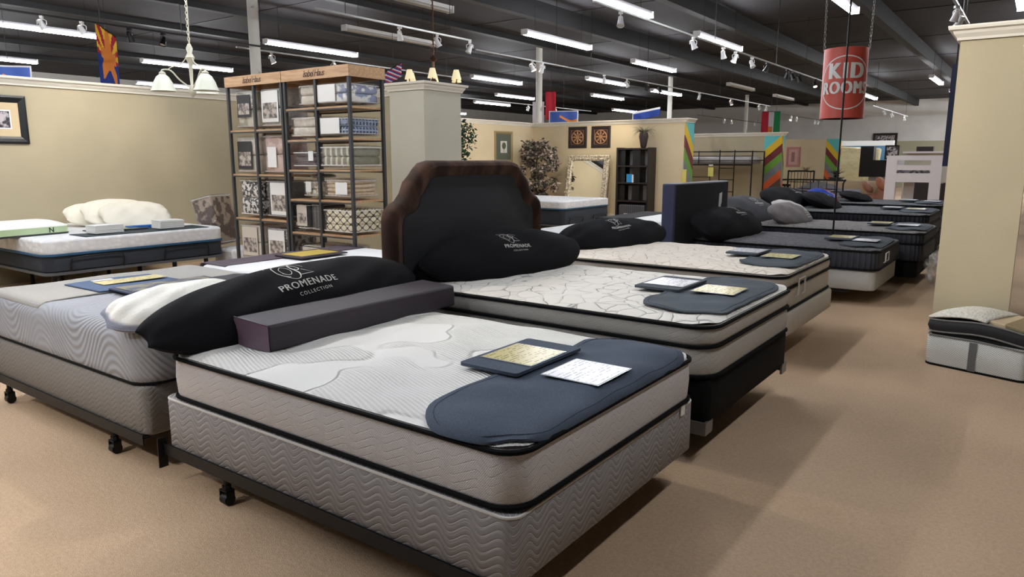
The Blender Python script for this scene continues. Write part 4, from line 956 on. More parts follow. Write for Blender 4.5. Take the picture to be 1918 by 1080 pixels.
bag('white and gold ogee print comforter, fifth row corner of the right rack', xb, yb, .80, .43, .41, .23, F['ogee'], 3, band=PI_W)
bag('cream boxed blanket with black trim, bottom left of the right rack', xa+.03, yb, .465, .38, .38, .20, F['cream'], 1, band=M_PIPE)
bag('grey patterned bag, bottom corner of the right rack', xb-.08, yb, .465, .24, .36, .2, F['pat'], 1)
bag('brown paisley comforter bag slumped against the rack on the wall bed', -8.3, 5.22, .42, .30, .44, .62, fab('brown_paisley', (74, 56, 50), (150, 132, 116), 'blot', 9), 1, tilt=-14, rz=R(20))
t = thing('bed_riser', 'white quilted mattress edge standing behind the bedding rack posts', 'mattress', (-8.1, 5.3, 0)); obj('cover', MB().box(-.15, .25, -.25, .25, 0, .40), M_WHITEQ, t, bev=.03)

# ------------------------------------------------------------------ chandeliers
def chain(mb, a, b, lk=.035, r=.0035, wd=.010):
    a, b = Vector(a), Vector(b); n = max(2, int((b-a).length/lk/.8)); d = (b-a)/n; dn = d.normalized()
    s = dn.orthogonal().normalized(); s2 = dn.cross(s)
    for i in range(n):
        c = a + d*(i+.5); u = s if i % 2 else s2
        mb.tube([c + dn*(lk/2*math.cos(q_)) + u*(wd*math.sin(q_)) for q_ in [2*PI*k/8 for k in range(8)]], r, 4, closed=True)
    return mb
M_CRM = mat('cream_enamel', (196, 192, 172), .4); M_SHADEG = mat('frosted_shade', (206, 208, 192), .4); M_BRZ = mat('bronze', (96, 66, 46), .4, .6)
t = thing('chandelier', 'cream chandelier with frosted bell shades on a twisted chain', 'chandelier', (-6.40, 3.82, 2.13))
obj('chain', chain(MB(), (0, 0, .38), (-.02, .0, ZC-2.13)).tube([(0.01, 0, .38), (.0, .01, 1), (-.01, 0, ZC-2.13)], .004, 5), M_CRM, t)
obj('hub', MB().lathe([(.012, .38), (.03, .34), (.02, .30), (.04, .26), (.018, .2), (.012, .02), (.035, -.02), (.03, -.06), (.008, -.09)], 12), M_CRM, t)
for k in range(3):
    a = R(k*120+118); ca, sa = math.cos(a), math.sin(a); r_ = .24
    s = obj('arm', MB().tube(smooth_pts([(0, 0, -.02), (ca*.10, sa*.10, .06), (ca*.17, sa*.17, .14), (ca*r_, sa*r_, .14), (ca*r_, sa*r_, .11)]), .007, 6).tube(smooth_pts([(0, 0, .33), (ca*.06, sa*.06, .22), (ca*.16, sa*.16, .17), (ca*.2, sa*.2, .14)]), .005, 5).lathe([(.028, .095), (.03, .115), (.012, .13)], 10, M=Matrix.Translation((ca*r_, sa*r_, 0))), M_CRM, t)
    obj('bell_shade', MB().lathe([(.03, .10), (.055, .08), (.082, .03), (.098, -.02), (.112, -.045), (.108, -.045), (.094, -.02), (.078, .03), (.05, .076)], 20, M=Matrix.Translation((ca*r_, sa*r_, 0))), M_SHADEG, s)
t = thing('chandelier', 'bronze chandelier with six small cream cone shades above the boxed pillar', 'chandelier', (-7.65, 8.5, 2.60))
obj('chain', chain(MB(), (0, 0, .42), (0, 0, ZC-2.60), .05, .005, .014).tube([(.012, 0, .42), (.012, 0, ZC-2.60)], .006, 5).tube(smooth_pts([(0, 0, .6), (.07, 0, .55), (.08, 0, .45), (.02, 0, .42), (-.06, 0, .5), (-.05, 0, .58)]), .004, 4), M_BRZ, t)
obj('hub', MB().lathe([(.01, .42), (.05, .38), (.06, .36), (.02, .33), (.018, .1), (.05, .05), (.02, 0), (.01, -.1)], 12), M_BRZ, t)
M_SHADEC = mat('cream_shade', (236, 220, 178), .7, emit=.25)
for k in range(6):
    a = R(k*60+10); ca, sa = math.cos(a), math.sin(a); r_ = .40
    s = obj('arm', MB().tube(smooth_pts([(0, 0, .05), (ca*.15, sa*.15, -.08), (ca*.32, sa*.32, -.06), (ca*r_, sa*r_, .02), (ca*r_, sa*r_, .08)]), .008, 6), M_BRZ, t)
    obj('cone_shade', MB().lathe([(.038, .19), (.075, .05), (.072, .05), (.036, .19)], 16, M=Matrix.Translation((ca*r_, sa*r_, 0))), M_SHADEC, s)

# ------------------------------------------------------------------ red drum sign on chains, black pole
t = thing('hanging_sign', 'red cylinder sign reading KID ROOMS, hung on two chains', 'sign', (-2.14, 10.0, 1.98)); SR, SH = .255, .84
obj('drum', MB().lathe([(SR-.006, 0), (SR, 0), (SR, SH), (SR-.006, SH), (SR-.006, 0)], 48), mat('sign_red', rough=.45, fn=lambda g: dict(c=g.mix(g.noise(4, 3), (196, 74, 62), (208, 88, 74)))), t)
obj('lining', MB().lathe([(SR-.008, .003), (SR-.008, SH-.003)], 48), mat('sign_lining', (40, 28, 28), .8), t)
fa = math.atan2(-10.0, 2.14) + R(4)
def ond(vs, fs, k, oz, mb, r=SR+.002, ky=1):
    mb.add([(r*math.cos(fa + x*k/SR), r*math.sin(fa + x*k/SR), z*k*ky + oz) for x, z in vs], fs)
mb = MB(); [(ond([(x+o, z) for x, z in text2d('KID', 0, 0, 1.22)[0]], text2d('KID', 0, 0, 1.22)[1], .225, .47, mb, r=SR+.0055+i*.0005, ky=1.2), ond([(x+o, z) for x, z in text2d('ROOMS', 0, 0, 1.18)[0]], text2d('ROOMS', 0, 0, 1.18)[1], .150, .29, mb, r=SR+.0055+i*.0005, ky=1.4)) for i, o in enumerate((-.07, -.035, 0, .035, .07))]; obj('lettering', mb, M_PAPER, t, smooth=False)

mb = MB(); vs = []; 
ringp = [(.325*math.cos(q_), .315*math.sin(q_)) for q_ in [2*PI*k/64 for k in range(65)]]
v_, f_ = ribbon(ringp, .007); ond(v_, f_, 1, .42, mb); obj('ring', mb, M_PAPER, t, smooth=False)
for s in (-1, 1):
    a = fa + s*R(88)
    obj('chain', chain(MB(), (SR*math.cos(a), SR*math.sin(a), SH-.02), (SR*1.15*math.cos(a), SR*1.15*math.sin(a), ZC-1.98), .045, .0045, .012), M_ALU, t)
t = thing('service_pole', 'thin black pole from floor to ceiling beside the fifth bed', 'pole', (-2.0, 9.38, 0)); obj('tube', MB().tube([(0, 0, 0), (0, 0, ZC)], .011, 8), M_BLACKM, t); obj('foot_plate', MB().lathe([(.05, 0), (.05, .01), (.012, .02)], 12), M_BLACKM, t)

# ------------------------------------------------------------------ pictures on the walls
def framed(label, loc, rz, w, h, fr, mats, m_frame, picfn=None, cat='picture', group=None, lean=0, depth=.03):
    """framed picture whose face looks along local -Y; mats = list of (inset, material) from outside in"""
    t = thing('framed_picture', label, cat, loc, group=group); t.rotation_euler = (R(lean), 0, rz)
    mb = MB(); a, b = w/2, h/2
    prof = [(0, 0), (0, depth*.7), (fr*.3, depth), (fr*.7, depth*.8), (fr, depth*.45), (fr, 0)]
    loops = [[(x, -d, z) for x, z in ((-a+i, -b+i), (a-i, -b+i), (a-i, b-i), (-a+i, b-i))] for i, d in prof]
    obj('frame', rings(mb, loops, False, False), m_frame, t, smooth=False)
    k = 0
    for i, m in mats:
        obj('mount' if k < len(mats)-1 else 'print', MB().box(-a+i, a-i, -depth*.4-.002*k, -depth*.4-.002*k+.001, -b+i, b-i), m, t, smooth=False); k += 1
    return t
M_FBLK = mat('frame_black', (18, 18, 20), .35); M_FGOLD = mat('frame_gold', (160, 140, 98), .45, .3); M_FDK = mat('frame_dark_brown', (36, 24, 22), .5)
M_MATTAN = mat('mount_tan', (206, 184, 146), .8)
M_OLDPH = mat('old_photo', rough=.5, fn=lambda g: dict(c=g.mix(g.noise(11, 4).sm(.42, .58), (46, 42, 50), (190, 180, 182))))
framed('black framed sepia photograph with tan mount on the left wall', (-9.95, 3.36, 1.94), R(90), .84, .56, .085, [(.08, M_MATTAN), (.17, M_PAPER), (.185, M_OLDPH)], M_FBLK)
t = framed('gold framed botanical print with green mount beside the leafy plant', (-11.35, 15.24, 1.79), R(90), .78, .80, .075, [(.07, mat('mount_green', (86, 92, 78), .8)), (.25, M_CREAMC)], M_FGOLD)
obj('botanical_drawing', MB().lathe([(.001, 0), (.09, .0)], 8, M=Matrix.Translation((0, -.019, .03)) @ Matrix.Rotation(R(90), 4, 'X')).tube([(0, -.019, -.14), (0, -.019, .03)], .006, 4), mat('leaf_ink', (80, 86, 66), .8), t, smooth=False)
M_CARV = mat('carved_wood', (166, 122, 86), .6)
for n, x in enumerate((-9.94, -9.25)):
    t = framed(('left' if n == 0 else 'right') + ' of two square dark panels with a carved golden wheel, above the mirror', (x, 16.6, 2.04), 0, .55, .54, .09, [(.08, mat('panel_brown', (56, 30, 26), .6))], M_FDK)
    Mx = Matrix.Translation((0, -.02, 0)) @ Matrix.Rotation(R(90), 4, 'X')
    mb = MB().tube([(.165*math.cos(q_), .165*math.sin(q_), 0) for q_ in [2*PI*k/32 for k in range(32)]], .014, 5, closed=True, M=Mx)
    mb.tube([(a_, b_, 0) for a_, b_ in ((-.185, -.18), (.185, -.18), (.185, .18), (-.185, .18))], .006, 4, closed=True, M=Mx)
    mb.lathe([(.001, .012), (.05, .008), (.05, 0)], 12, M=Mx)
    for k in range(8):
        a_ = k*PI/4; mb.tube([(.05*math.cos(a_), .05*math.sin(a_), 0), (.10*math.cos(a_), .10*math.sin(a_), 0), (.155*math.cos(a_), .155*math.sin(a_), 0)], [.010, .030, .010], 6, M=Mx)
    obj('carved_wheel', mb, M_CARV, t)
# ------------------------------------------------------------------ leaning mirror with carved frame
t = thing('standing_mirror', 'tall leaning mirror in an ornate carved cream frame', 'mirror', (-9.45, 16.10, 0)); t.rotation_euler = (R(-9), 0, 0)
M_ORN = mat('carved_cream', rough=.5, fn=lambda g: dict(c=g.mix(g.noise(26, 3).sm(.35, .6), (156, 140, 112), (224, 214, 190)), h=g.noise(30, 3), d=.02))
a, b, fr = .60, 1.60, .155
loops = [[(x, -d, z) for x, z in ((-a+i, i), (a-i, i), (a-i, b-i), (-a+i, b-i))] for i, d in ((0, -.04), (0, .02), (.03, .05), (.07, .035), (.11, .05), (fr-.02, .03), (fr, 0))]
obj('frame', rings(MB(), loops, False, False), M_ORN, t, smooth=False)
rn = random.Random(3); mb = MB()
for k in range(150):
    s_ = rn.choice('lrtb'); u = rn.random()
    x, z = {'l': (-a+.05+rn.uniform(-.03, .04), u*b), 'r': (a-.05+rn.uniform(-.04, .03), u*b), 't': (-a+u*2*a, b-.05+rn.uniform(-.04, .03)), 'b': (-a+u*2*a, .05)}[s_]
    q_ = rn.uniform(0, 6); mb.tube([(x + .03*math.cos(q_+i*.9)*(1-i*.12), -.045-.004*i, z + .03*math.sin(q_+i*.9)*(1-i*.12)) for i in range(6)], [.004, .010, .012, .010, .008, .004], 5)
obj('scrollwork', mb, M_ORN, t, kind='stuff')
obj('mirror_glass', MB().box(-a+fr-.01, a-fr+.01, -.012, -.008, fr-.01, b-fr+.01), mat('mirror_silver', (230, 232, 230), .02, 1), t, smooth=False)
# ------------------------------------------------------------------ bookcase
t = thing('bookcase', 'tall black-brown open bookcase with grey back panels', 'bookcase', (-8.14, 16.38, 0)); M_BK = mat('blackbrown_wood', (34, 27, 26), .5); M_BKG = mat('grey_back_panel', (150, 142, 136), .7)
for s_ in (-1, 1): obj('side_panel', MB().box(s_*.42-.022, s_*.42+.022, -.19, .19, 0, 1.76), M_BK, t, smooth=False)
for z in (.06, .46, .90, 1.31, 1.73): obj('shelf', MB().box(-.40, .40, -.185, .185, z-.018, z+.018), M_BK, t, smooth=False)
obj('back_panel', MB().box(-.40, .40, .175, .185, .0, 1.74), M_BK, t, smooth=False)
for z0_, ar in ((.48, (-.16, .24)), (.92, (-.14, .30)), (1.33, (-.14, .27))):
    for x in ar: obj('grey_panel', MB().box(x-.075, x+.075, .10, .115, 0, .36), M_BKG, t, loc=(0, 0, z0_), smooth=False)
    for x in (-.33, .07): obj('divider', MB().box(x-.1, x+.1, -.12, -.10, 0, .37), M_FBLK, t, loc=(0, 0, z0_), smooth=False)
t = thing('packaged_blanket', 'dark grey wrapped blanket on the bottom shelf of the bookcase', 'blanket', (-8.14, 16.34, .079)); obj('cover', MB().box(-.36, .36, -.15, .15, 0, .30), F['char'], t, bev=.04)
obj('white_print', MB().box(-.2, .05, -.153, -.151, .04, .08), M_PAPER, t, smooth=False)
t = thing('brochure', 'bright blue leaflet box on the middle shelf of the bookcase', 'leaflet', (-8.22, 16.25, .919)); obj('front_sheet', MB().box(-.09, .05, -.02, .02, 0, .2), mat('cyan_card', (40, 140, 205), .4), t, smooth=False); obj('white_sheet', MB().box(.05, .09, -.01, .03, 0, .19), M_PAPER, t, smooth=False)
def blades(mb, n, r0, L, droop, rn, wd=.012, z0_=0):
    for k in range(n):
        a_ = rn.uniform(0, 2*PI); l = L*rn.uniform(.6, 1); dr = droop*rn.uniform(.4, 1.3); p = []
        for i in range(6):
            u = i/5; p.append((math.cos(a_)*(r0 + l*u*.75), math.sin(a_)*(r0 + l*u*.75), z0_ + l*(u*.9 - dr*u*u)))
        w_ = [wd*(1-i/5.2) for i in range(6)]; sx, sy = -math.sin(a_), math.cos(a_); vs = []
        for i, q_ in enumerate(p): vs += [(q_[0]-sx*w_[i], q_[1]-sy*w_[i], q_[2]), (q_[0]+sx*w_[i], q_[1]+sy*w_[i], q_[2]+.002)]
        mb.add(vs, [(2*i, 2*i+1, 2*i+3, 2*i+2) for i in range(5)])
    return mb
t = thing('potted_grass', 'grassy plant in a tall dark vase on top of the bookcase', 'plant', (-7.90, 16.27, 1.75)); rn = random.Random(5)
obj('vase', MB().lathe([(.05, 0), (.07, .03), (.11, .26), (.095, .36), (.085, .36), (.08, .3)], 14), mat('vase_dark', (52, 40, 42), .4), t)
obj('foliage', blades(MB(), 130, .02, .40, 1.0, rn, .008, .33), mat('grass_green', rough=.8, fn=lambda g: dict(c=g.mix(g.noise(9, 2), (74, 78, 52), (126, 124, 92)))), t, smooth=False, kind='stuff')
# leafy silk tree and the green ficus
def leaftree(label, loc, spread, z0_, z1_, n, cols, leaf, trunk, seed, pot=True):
    t = thing('potted_tree', label, 'plant', loc); rn = random.Random(seed)
    obj('trunk', MB().tube(smooth_pts([(0, 0, .2), (.03, .02, .6), (-.02, 0, 1.0), (.02, .02, z1_*.8)]), [.022]*9+[.018]*4, 6).tube(smooth_pts([(.02, 0, .5), (.12, .05, .9), (.2, .1, 1.3)]), .009, 5).tube(smooth_pts([(0, 0, .6), (-.14, .02, 1.0), (-.24, .05, 1.4)]), .009, 5), trunk, t)
    if pot: obj('pot', MB().lathe([(.001, 0), (.13, 0), (.17, .28), (.15, .28), (.14, .24), (.001, .24)], 16), mat('pot_brown', (70, 52, 42), .6), t)
    cl = [(rn.uniform(-1, 1), rn.uniform(-1, 1), rn.random(), rn.uniform(.12, .24)) for _ in range(26)]; mbs = [MB() for _ in cols]
    for k in range(n):
        c = rn.choice(cl); zz = z0_ + (z1_-z0_)*c[2]; wf = spread*(.45+.55*math.sin(PI*min(1, .18+c[2]*.75)))
        v = Vector((rn.gauss(0, 1), rn.gauss(0, 1), rn.gauss(0, 1))).normalized()*c[3]*rn.uniform(.5, 1)
        p = Vector((c[0]*wf*.8, c[1]*wf*.6, zz)) + v
        d = Vector((rn.uniform(-1, 1), rn.uniform(-1, 1), rn.uniform(-1, .3))).normalized(); s_ = d.orthogonal().normalized(); s_ = Matrix.Rotation(rn.uniform(0, 6), 3, d) @ s_
        L = leaf*rn.uniform(.7, 1.3)
        mbs[rn.randrange(len(cols))].add([p, p+d*L*.5+s_*L*.28, p+d*L, p+d*L*.5-s_*L*.28], [(0, 1, 2, 3)])
    for m_, mb in zip(cols, mbs): obj('foliage', mb, m_, t, smooth=False, kind='stuff')
    return t
leaftree('bushy silk tree with grey-mauve leaves left of the ornate mirror', (-10.68, 15.75, 0), .50, .45, 1.84, 4600, [mat('leaf_mauve', (180, 160, 150), .8), mat('leaf_olive', (112, 108, 86), .8), mat('leaf_dark', (70, 62, 60), .8)], .10, M_FDK, 11)
leaftree('dark green ficus peeking out from behind the boxed pillar', (-9.36, 11.0, 0), .34, 1.38, 2.2, 1300, [mat('leaf_green', (44, 78, 46), .7), mat('leaf_deep', (28, 50, 34), .7)], .075, M_BLACKM, 4)
t = thing('price_sign', 'narrow yellow tag strip hanging at the wall behind the navy headboard', 'sign', (-6.95, 16.56, .62)); obj('panel', MB().box(-.05, .05, -.01, .01, 0, .62), mat('tag_yellow', (206, 196, 96), .6), t, smooth=False)

# ------------------------------------------------------------------ metal loft bed with ladder
t = thing('loft_bed', 'black metal loft bed with ladder against the painted partition', 'bunk bed', (-7.30, 19.75, 0)); bw, bd = 1.08, .50
for sx in (-1, 1):
    for sy in (-1, 1): obj('corner_post', MB().tube([(sx*bw, sy*bd, 0), (sx*bw, sy*bd, 1.70)], .02, 6), M_BLACKM, t)
    obj('end_rail', MB().tube([(sx*bw, -bd, 1.68), (sx*bw, bd, 1.68)], .014, 5).tube([(sx*bw, -bd, 1.45), (sx*bw, bd, 1.45)], .014, 5).tube([(sx*bw, -bd, .3), (sx*bw, bd, .3)], .014, 5), M_BLACKM, t)
for z in (1.68, 1.56, 1.45, 1.33): obj('guard_rail', MB().tube([(-bw, -bd, z), (bw, -bd, z)], .010 if z != 1.33 else .022, 5), M_BLACKM, t)
obj('guard_rail', MB().tube([(-bw, bd, 1.68), (bw, bd, 1.68)], .012, 5), M_BLACKM, t)
for x in (-.66, -.38): obj('brace', MB().tube([(x, -bd, 1.33), (x, -bd, 1.70)], .012, 5), M_BLACKM, t)
for x in (.22, .62): obj('ladder_side', MB().tube([(x, -bd-.03, 0), (x, -bd-.03, 1.72)], .016, 6), M_BLACKM, t)
for z in (.3, .62, .94, 1.24): obj('ladder_rung', MB().tube([(.22, -bd-.03, z), (.62, -bd-.03, z)], .012, 5), M_BLACKM, t)
obj('desk_frame', MB().tube([(-.9, .3, 1.25), (-.9, .3, 0)], .012, 5).tube([(-.35, .3, 1.25), (-.35, .3, 0)], .012, 5).tube([(-.9, .3, .98), (-.35, .3, .98)], .010, 5), M_BLACKM, t)
tm = thing('mattress', 'rumpled white and grey mattress on top of the metal loft bed', 'mattress', (-7.30, 19.75, 1.352)); obj('cover', MB().box(-1.03, 1.03, -.46, .46, 0, .20), mat('white_satin', rough=.35, fn=lambda g: dict(c=g.mix(g.z.sm(.07, .1), (136, 136, 140), (200, 198, 200)), h=g.noise(7, 3), d=.05)), tm, bev=.05)
tt = thing('price_tag', 'yellow price tag hanging from the loft bed rail', 'tag', (-7.30, 19.18, 1.02)); obj('tag_card', MB().box(-.075, .075, -.004, .004, 0, .24), mat('tag_card_yellow', (210, 204, 110), .5), tt, smooth=False); obj('tag_string', MB().tube([(0, 0, .24), (0, 0, .29)], .004, 4).box(-.06, .06, -.004, .004, .285, .32), M_PAPER, tt)
# ------------------------------------------------------------------ kids' corner beyond
framed('pink framed flower picture between the two painted wall ends', (-6.55, 24.3, 1.55), 0, .42, .62, .07, [(.06, mat('pink_mount', (200, 160, 152), .8)), (.16, mat('rose_print', (150, 110, 104), .8))], mat('frame_pink', (186, 128, 124), .6))
t = thing('metal_bed', 'small black metal bed with spindle headboard', 'bed', (-5.2, 21.4, 0))
for x0_, x1_, yy, zt in ((-.75, -.05, .3, 1.14), (-.75, .9, -.5, .92)):
    obj('bed_end', MB().tube(smooth_pts([(x0_, yy, 0), (x0_, yy, zt-.08), (x0_+.06, yy, zt), (x1_-.06, yy, zt), (x1_, yy, zt-.08), (x1_, yy, 0)], 3), .022, 6).tube([(x0_, yy, zt-.30), (x1_, yy, zt-.30)], .012, 5), M_BLACKM, t)
    for k in range(1, 8):
        x = x0_ + (x1_-x0_)*k/8; obj('spindle', MB().tube([(x, yy, .5), (x, yy, zt-.02)], .008, 5), M_BLACKM, t)
t = thing('mattress', 'lilac-grey mattress on the small black metal bed', 'mattress', (-4.9, 21.4, .45)); obj('cover', MB().box(-.8, .9, -.45, .45, 0, .22), mat('lilac_grey', (150, 144, 158), .8), t, bev=.05)
t = thing('folded_blanket', 'rumpled grey fur blanket on the small metal bed', 'blanket', (-5.0, 21.3, .67)); obj('cover', MB().grid(lambda a, b: (-.55+1.1*a, -.3+.6*b, .02 + .17*math.sin(PI*a)*math.sin(PI*b)*(1+.35*math.sin(a*17)*math.sin(b*13))), 36, 20), mat('grey_fur', rough=.95, fn=lambda g: dict(c=g.mix(g.noise(14, 4), (110, 108, 114), (170, 168, 172)), h=g.noise(60, 3), d=.03)), t, ang=80)
t = thing('artificial_flowers', 'dried flowers in a dark vase beside the painted wall end', 'plant', (-5.02, 23.4, 0)); rn = random.Random(8)
obj('stand', MB().box(-.16, .16, -.14, .14, 0, .92).box(-.19, .19, -.17, .17, .92, .95), mat('stand_grey', (58, 54, 52), .6), t, smooth=False)
obj('foliage', blades(MB(), 60, .02, .38, .5, rn, .018, .98), mat('dried_brown', (70, 52, 44), .9), t, smooth=False, kind='stuff')
obj('vase', MB().lathe([(.05, .95), (.09, 1.0), (.04, 1.12), (.05, 1.14)], 12), M_FBLK, t)
t = thing('artificial_flowers', 'pale twig arrangement standing behind the small metal bed', 'plant', (-5.95, 23.6, 0)); 
obj('stem', MB().tube([(0, 0, 0), (0, 0, 1.15)], .012, 5).lathe([(.1, 0), (.1, .02), (.02, .03)], 10), M_FGOLD, t); obj('foliage', blades(MB(), 40, .01, .28, .3, rn, .012, 1.1), mat('pale_twig', (150, 130, 112), .9), t, smooth=False, kind='stuff')
t = thing('storage_basket', 'dark slatted cot end left of the metal bed', 'cot', (-6.15, 21.6, 0))
for k in range(6): obj('slat', MB().box(-.02, .02, -.015, .015, 0, .75), M_FBLK, t, loc=(-.25+k*.1, 0, 0), smooth=False)
obj('rail', MB().box(-.30, .30, -.02, .02, .72, .78), M_FBLK, t, smooth=False)
# white loft frame with drawers and mirror opening
t = thing('white_loft_bed', 'white painted bunk frame with open centre beside the right wall', 'bunk bed', (-2.15, 16.8, 0)); M_WP = mat('white_paint', (216, 208, 206), .5)
for s_ in (-1, 1): obj('post', MB().box(s_*.40-.10, s_*.40+.10, -.04, .04, 0, 1.555), M_WP, t, smooth=False)
for z0_, z1_ in ((1.46, 1.555), (1.26, 1.36), (1.02, 1.20)): obj('rail', MB().box(-.30, .30, -.035, .035, z0_, z1_), M_WP, t, smooth=False)
obj('side_frame', MB().box(-.5, -.44, .06, 1.9, 1.0, 1.5).box(.44, .5, .06, 1.9, 1.0, 1.5), M_WP, t, smooth=False)
obj('inner_post', MB().box(-.22, -.03, .5, .56, 0, 1.0), M_WP, t, smooth=False)
t = thing('mattress', 'silvery mattress inside the white bunk frame', 'mattress', (-2.15, 17.8, 1.10)); obj('cover', MB().box(-.42, .42, -.9, .9, 0, .2), mat('silver_cloth', rough=.5, fn=lambda g: dict(c=g.mix(g.noise(16, 3).sm(.4, .6), (104, 106, 116), (190, 190, 198)))), t, bev=.04)
# far furniture against the grey wall
M_FSOFA = mat('peach_leather', (176, 124, 96), .6)
t = thing('sofa', 'peach-brown sofa far behind the last beds', 'sofa', (-4.3, 22.6, 0))
obj('seat', MB().box(-1.0, .9, -.4, .4, .1, .52), M_FSOFA, t, bev=.08); obj('arm', MB().box(.6, .95, -.45, .45, .1, .78), M_FSOFA, t, bev=.1); obj('backrest', MB().box(-1.0, .9, .3, .6, .3, .86), mat('cream_leather', (196, 176, 140), .6), t, bev=.08)
pillow('tan leather cushion upright on the far sofa', (-3.95, 22.3, .72), .5, .4, .2, M_FSOFA, tilt=50, seam=False)
pillow('orange-brown cushion leaning at the sofa arm', (-3.6, 22.3, .80), .5, .45, .22, mat('orange_leather', (190, 120, 84), .6), tilt=60, seam=False)
t = thing('upright_mattress', 'tall cream mattress in wrinkled plastic leaning on the far wall', 'mattress', (-6.2, 31.0, 0)); t.rotation_euler = (R(-6), R(3), 0); obj('cover', MB().box(-1.3, .95, -.14, .14, 0, 1.95), mat('wrapped_cream', rough=.35, fn=lambda g: dict(c=g.mix(g.noise(1.5, 3), (186, 174, 130), (206, 196, 156)), h=g.noise(2.5, 4), d=.12)), t, bev=.06)
t = thing('wrapped_panel', 'blue and white plastic wrapped panel behind the tall cream mattress', 'panel', (-6.2, 33.0, 0)); obj('blue_wrap', MB().box(-1.5, 1.2, -.1, .1, 0, 2.02), mat('blue_wrap', (92, 136, 170), .3), t, smooth=False); obj('white_cap', MB().box(-1.5, 1.2, -.11, .11, 2.02, 2.22), M_PAPER, t, smooth=False)
t = thing('dresser', 'black dresser with mirror far behind, left of the white bunk frame', 'dresser', (-4.35, 27.0, .9)); obj('cabinet', MB().box(-.70, .55, -.2, .25, 0, .55), M_BLACKM, t, smooth=False); obj('tall_section', MB().box(-.70, -.30, -.2, .25, .55, 1.0), M_BLACKM, t, smooth=False); obj('pedestal', MB().box(-.4, .3, -.15, .2, -.9, 0), mat('grey_plinth', (150, 148, 140), .8), t, smooth=False)
framed('dark framed small photo propped on the far black dresser', (-4.1, 26.78, 1.70), 0, .42, .46, .05, [(.05, M_OLDPH)], M_FBLK)
framed('dark wooden framed picture high on the far olive wall', (-7.2, 44.46, 2.40), 0, 1.2, .95, .13, [(.12, M_OLDPH)], M_FDK)
t = thing('cabinet', 'dark brown cabinet end seen through the white bunk frame', 'cabinet', (-2.3, 21.5, 0)); obj('body', MB().box(-.5, .5, -.3, .3, 0, 1.3), M_FDK, t, bev=.01)
t = thing('lamp_shelf', 'beige and dark items on a shelf above the white bunk frame', 'shelf', (-3.1, 28.5, 0)); obj('board', MB().box(-.9, .9, -.2, .2, 1.68, 1.74), M_WP, t, smooth=False); obj('storage_box', MB().box(-.5, .0, -.15, .15, 1.74, 1.9), M_FDK, t, smooth=False); obj('support', MB().box(-.85, .85, .0, .05, 0, 1.68), M_WALL3, t, smooth=False)
t = thing('wall_panel', 'tall narrow navy panel hanging left of the right wall end', 'panel', (-1.16, 12.3, 1.38)); obj('blue_face', MB().box(-.05, .035, -.03, .03, 0, 1.42), mat('deep_navy', (24, 34, 66), .6), t, smooth=False); obj('pale_edge', MB().box(.036, .06, -.03, .03, -.45, 1.40), M_CROWN, t, smooth=False); obj('green_tape', MB().box(.03, .065, -.034, -.03, -.1, -.03), mat('green_tape', (110, 190, 80), .6), t, smooth=False); obj('suspension', MB().box(-.01, .01, -.01, .01, 1.42, ZC-1.38), M_BLACKM, t, smooth=False)
t = thing('wardrobe', 'dark brown cabinet edge glimpsed right of the right wall end', 'cabinet', (.16, 8.2, 0)); obj('side_panel', MB().box(-.10, .06, -.2, .2, 0, 1.62), mat('umber_wood', (66, 50, 38), .6), t, smooth=False)

# ------------------------------------------------------------------ cut-open mattress sample on the floor, right
t = thing('mattress_sample', 'white mesh sample block with black band and cut-open foam layers, by the right wall', 'mattress sample', (-.20, 6.10, 0), R(-17))
so = rrect(-.32, .32, -.24, .24, .05, 5, .06)
def lp(z, d): return [(x, y, z) for x, y in inset(so, d, 0, 0, .32, .24)]
def samplemesh(g):
    h = g.x + g.y; u = h/.014; v = g.z/.0075; off = ((v*.5).floor()*2 - v.floor()).abs()*.5
    d = ((u+off).fract()-.5).abs(); e = (v.fract()-.5).abs()
    return dict(c=g.mix((1-d.sm(.18, .30))*(1-e.sm(.14, .26)), (214, 214, 208), (52, 56, 58)), h=d, d=.002)
obj('mesh_side', rings(MB(), [lp(.012, 0), lp(.1, -.006), lp(.21, -.002), lp(.225, .01)]), mat('sample_mesh', rough=.7, fn=samplemesh), t, ang=60)
obj('base_piping', MB().tube([(x, y, .008) for x, y in so], .008, 6, closed=True), M_PIPE, t)
obj('grey_webbing', MB().box(-.03, .02, -.2485, -.247, .012, .215), mat('webbing', (96, 96, 96), .8), t, smooth=False)
wav = lambda x: .012*math.sin(x*9+1)
def wl(z, d, k=1): return [(x, y, z + k*wav(x) - .05*max(0, x)) for x, y in inset(so, d, 0, 0, .32, .24)]
obj('black_gap', rings(MB(), [wl(.222, .012, .3), wl(.258, .012)]), mat('gap_black', (12, 12, 14), .9), t)
obj('pillow_top_side', rings(MB(), [wl(.262, .0), wl(.30, -.012), wl(.345, -.004), wl(.352, .01)]), mat('sample_black', (22, 22, 25), .7), t, ang=60)
M_GP = mat('grey_sheen_piping', (120, 118, 114), .45)
for z in (.228, .264, .350): obj('piping', MB().tube([(x, y, zz + (0 if z > .23 else -wav(x)*.7)) for x, y, zz in wl(z, -.003)], .006, 6, closed=True), M_GP, t)
def cov(a, b):
    x = -.32 + .40*a + .05*(b-.5)*(a); y = -.235 + .47*b
    return (x, y, .352 + wav(x) - .05*max(0, x) + .07*math.sin(PI*min(1, a*.8+.1))*(.35+.65*math.sin(PI*min(1, b+.02))) - (.0 if 0 < a < 1 else .0))
obj('quilted_cover', MB().grid(cov, 24, 20), mat('cover_quilt', rough=.75, fn=lambda g: dict(c=g.mix(g.vor(60, 'F1').sm(.2, .7), (196, 190, 176), (226, 220, 206)), h=g.vor(60, 'F1'), d=.004)), t, solid=.012, ang=80)
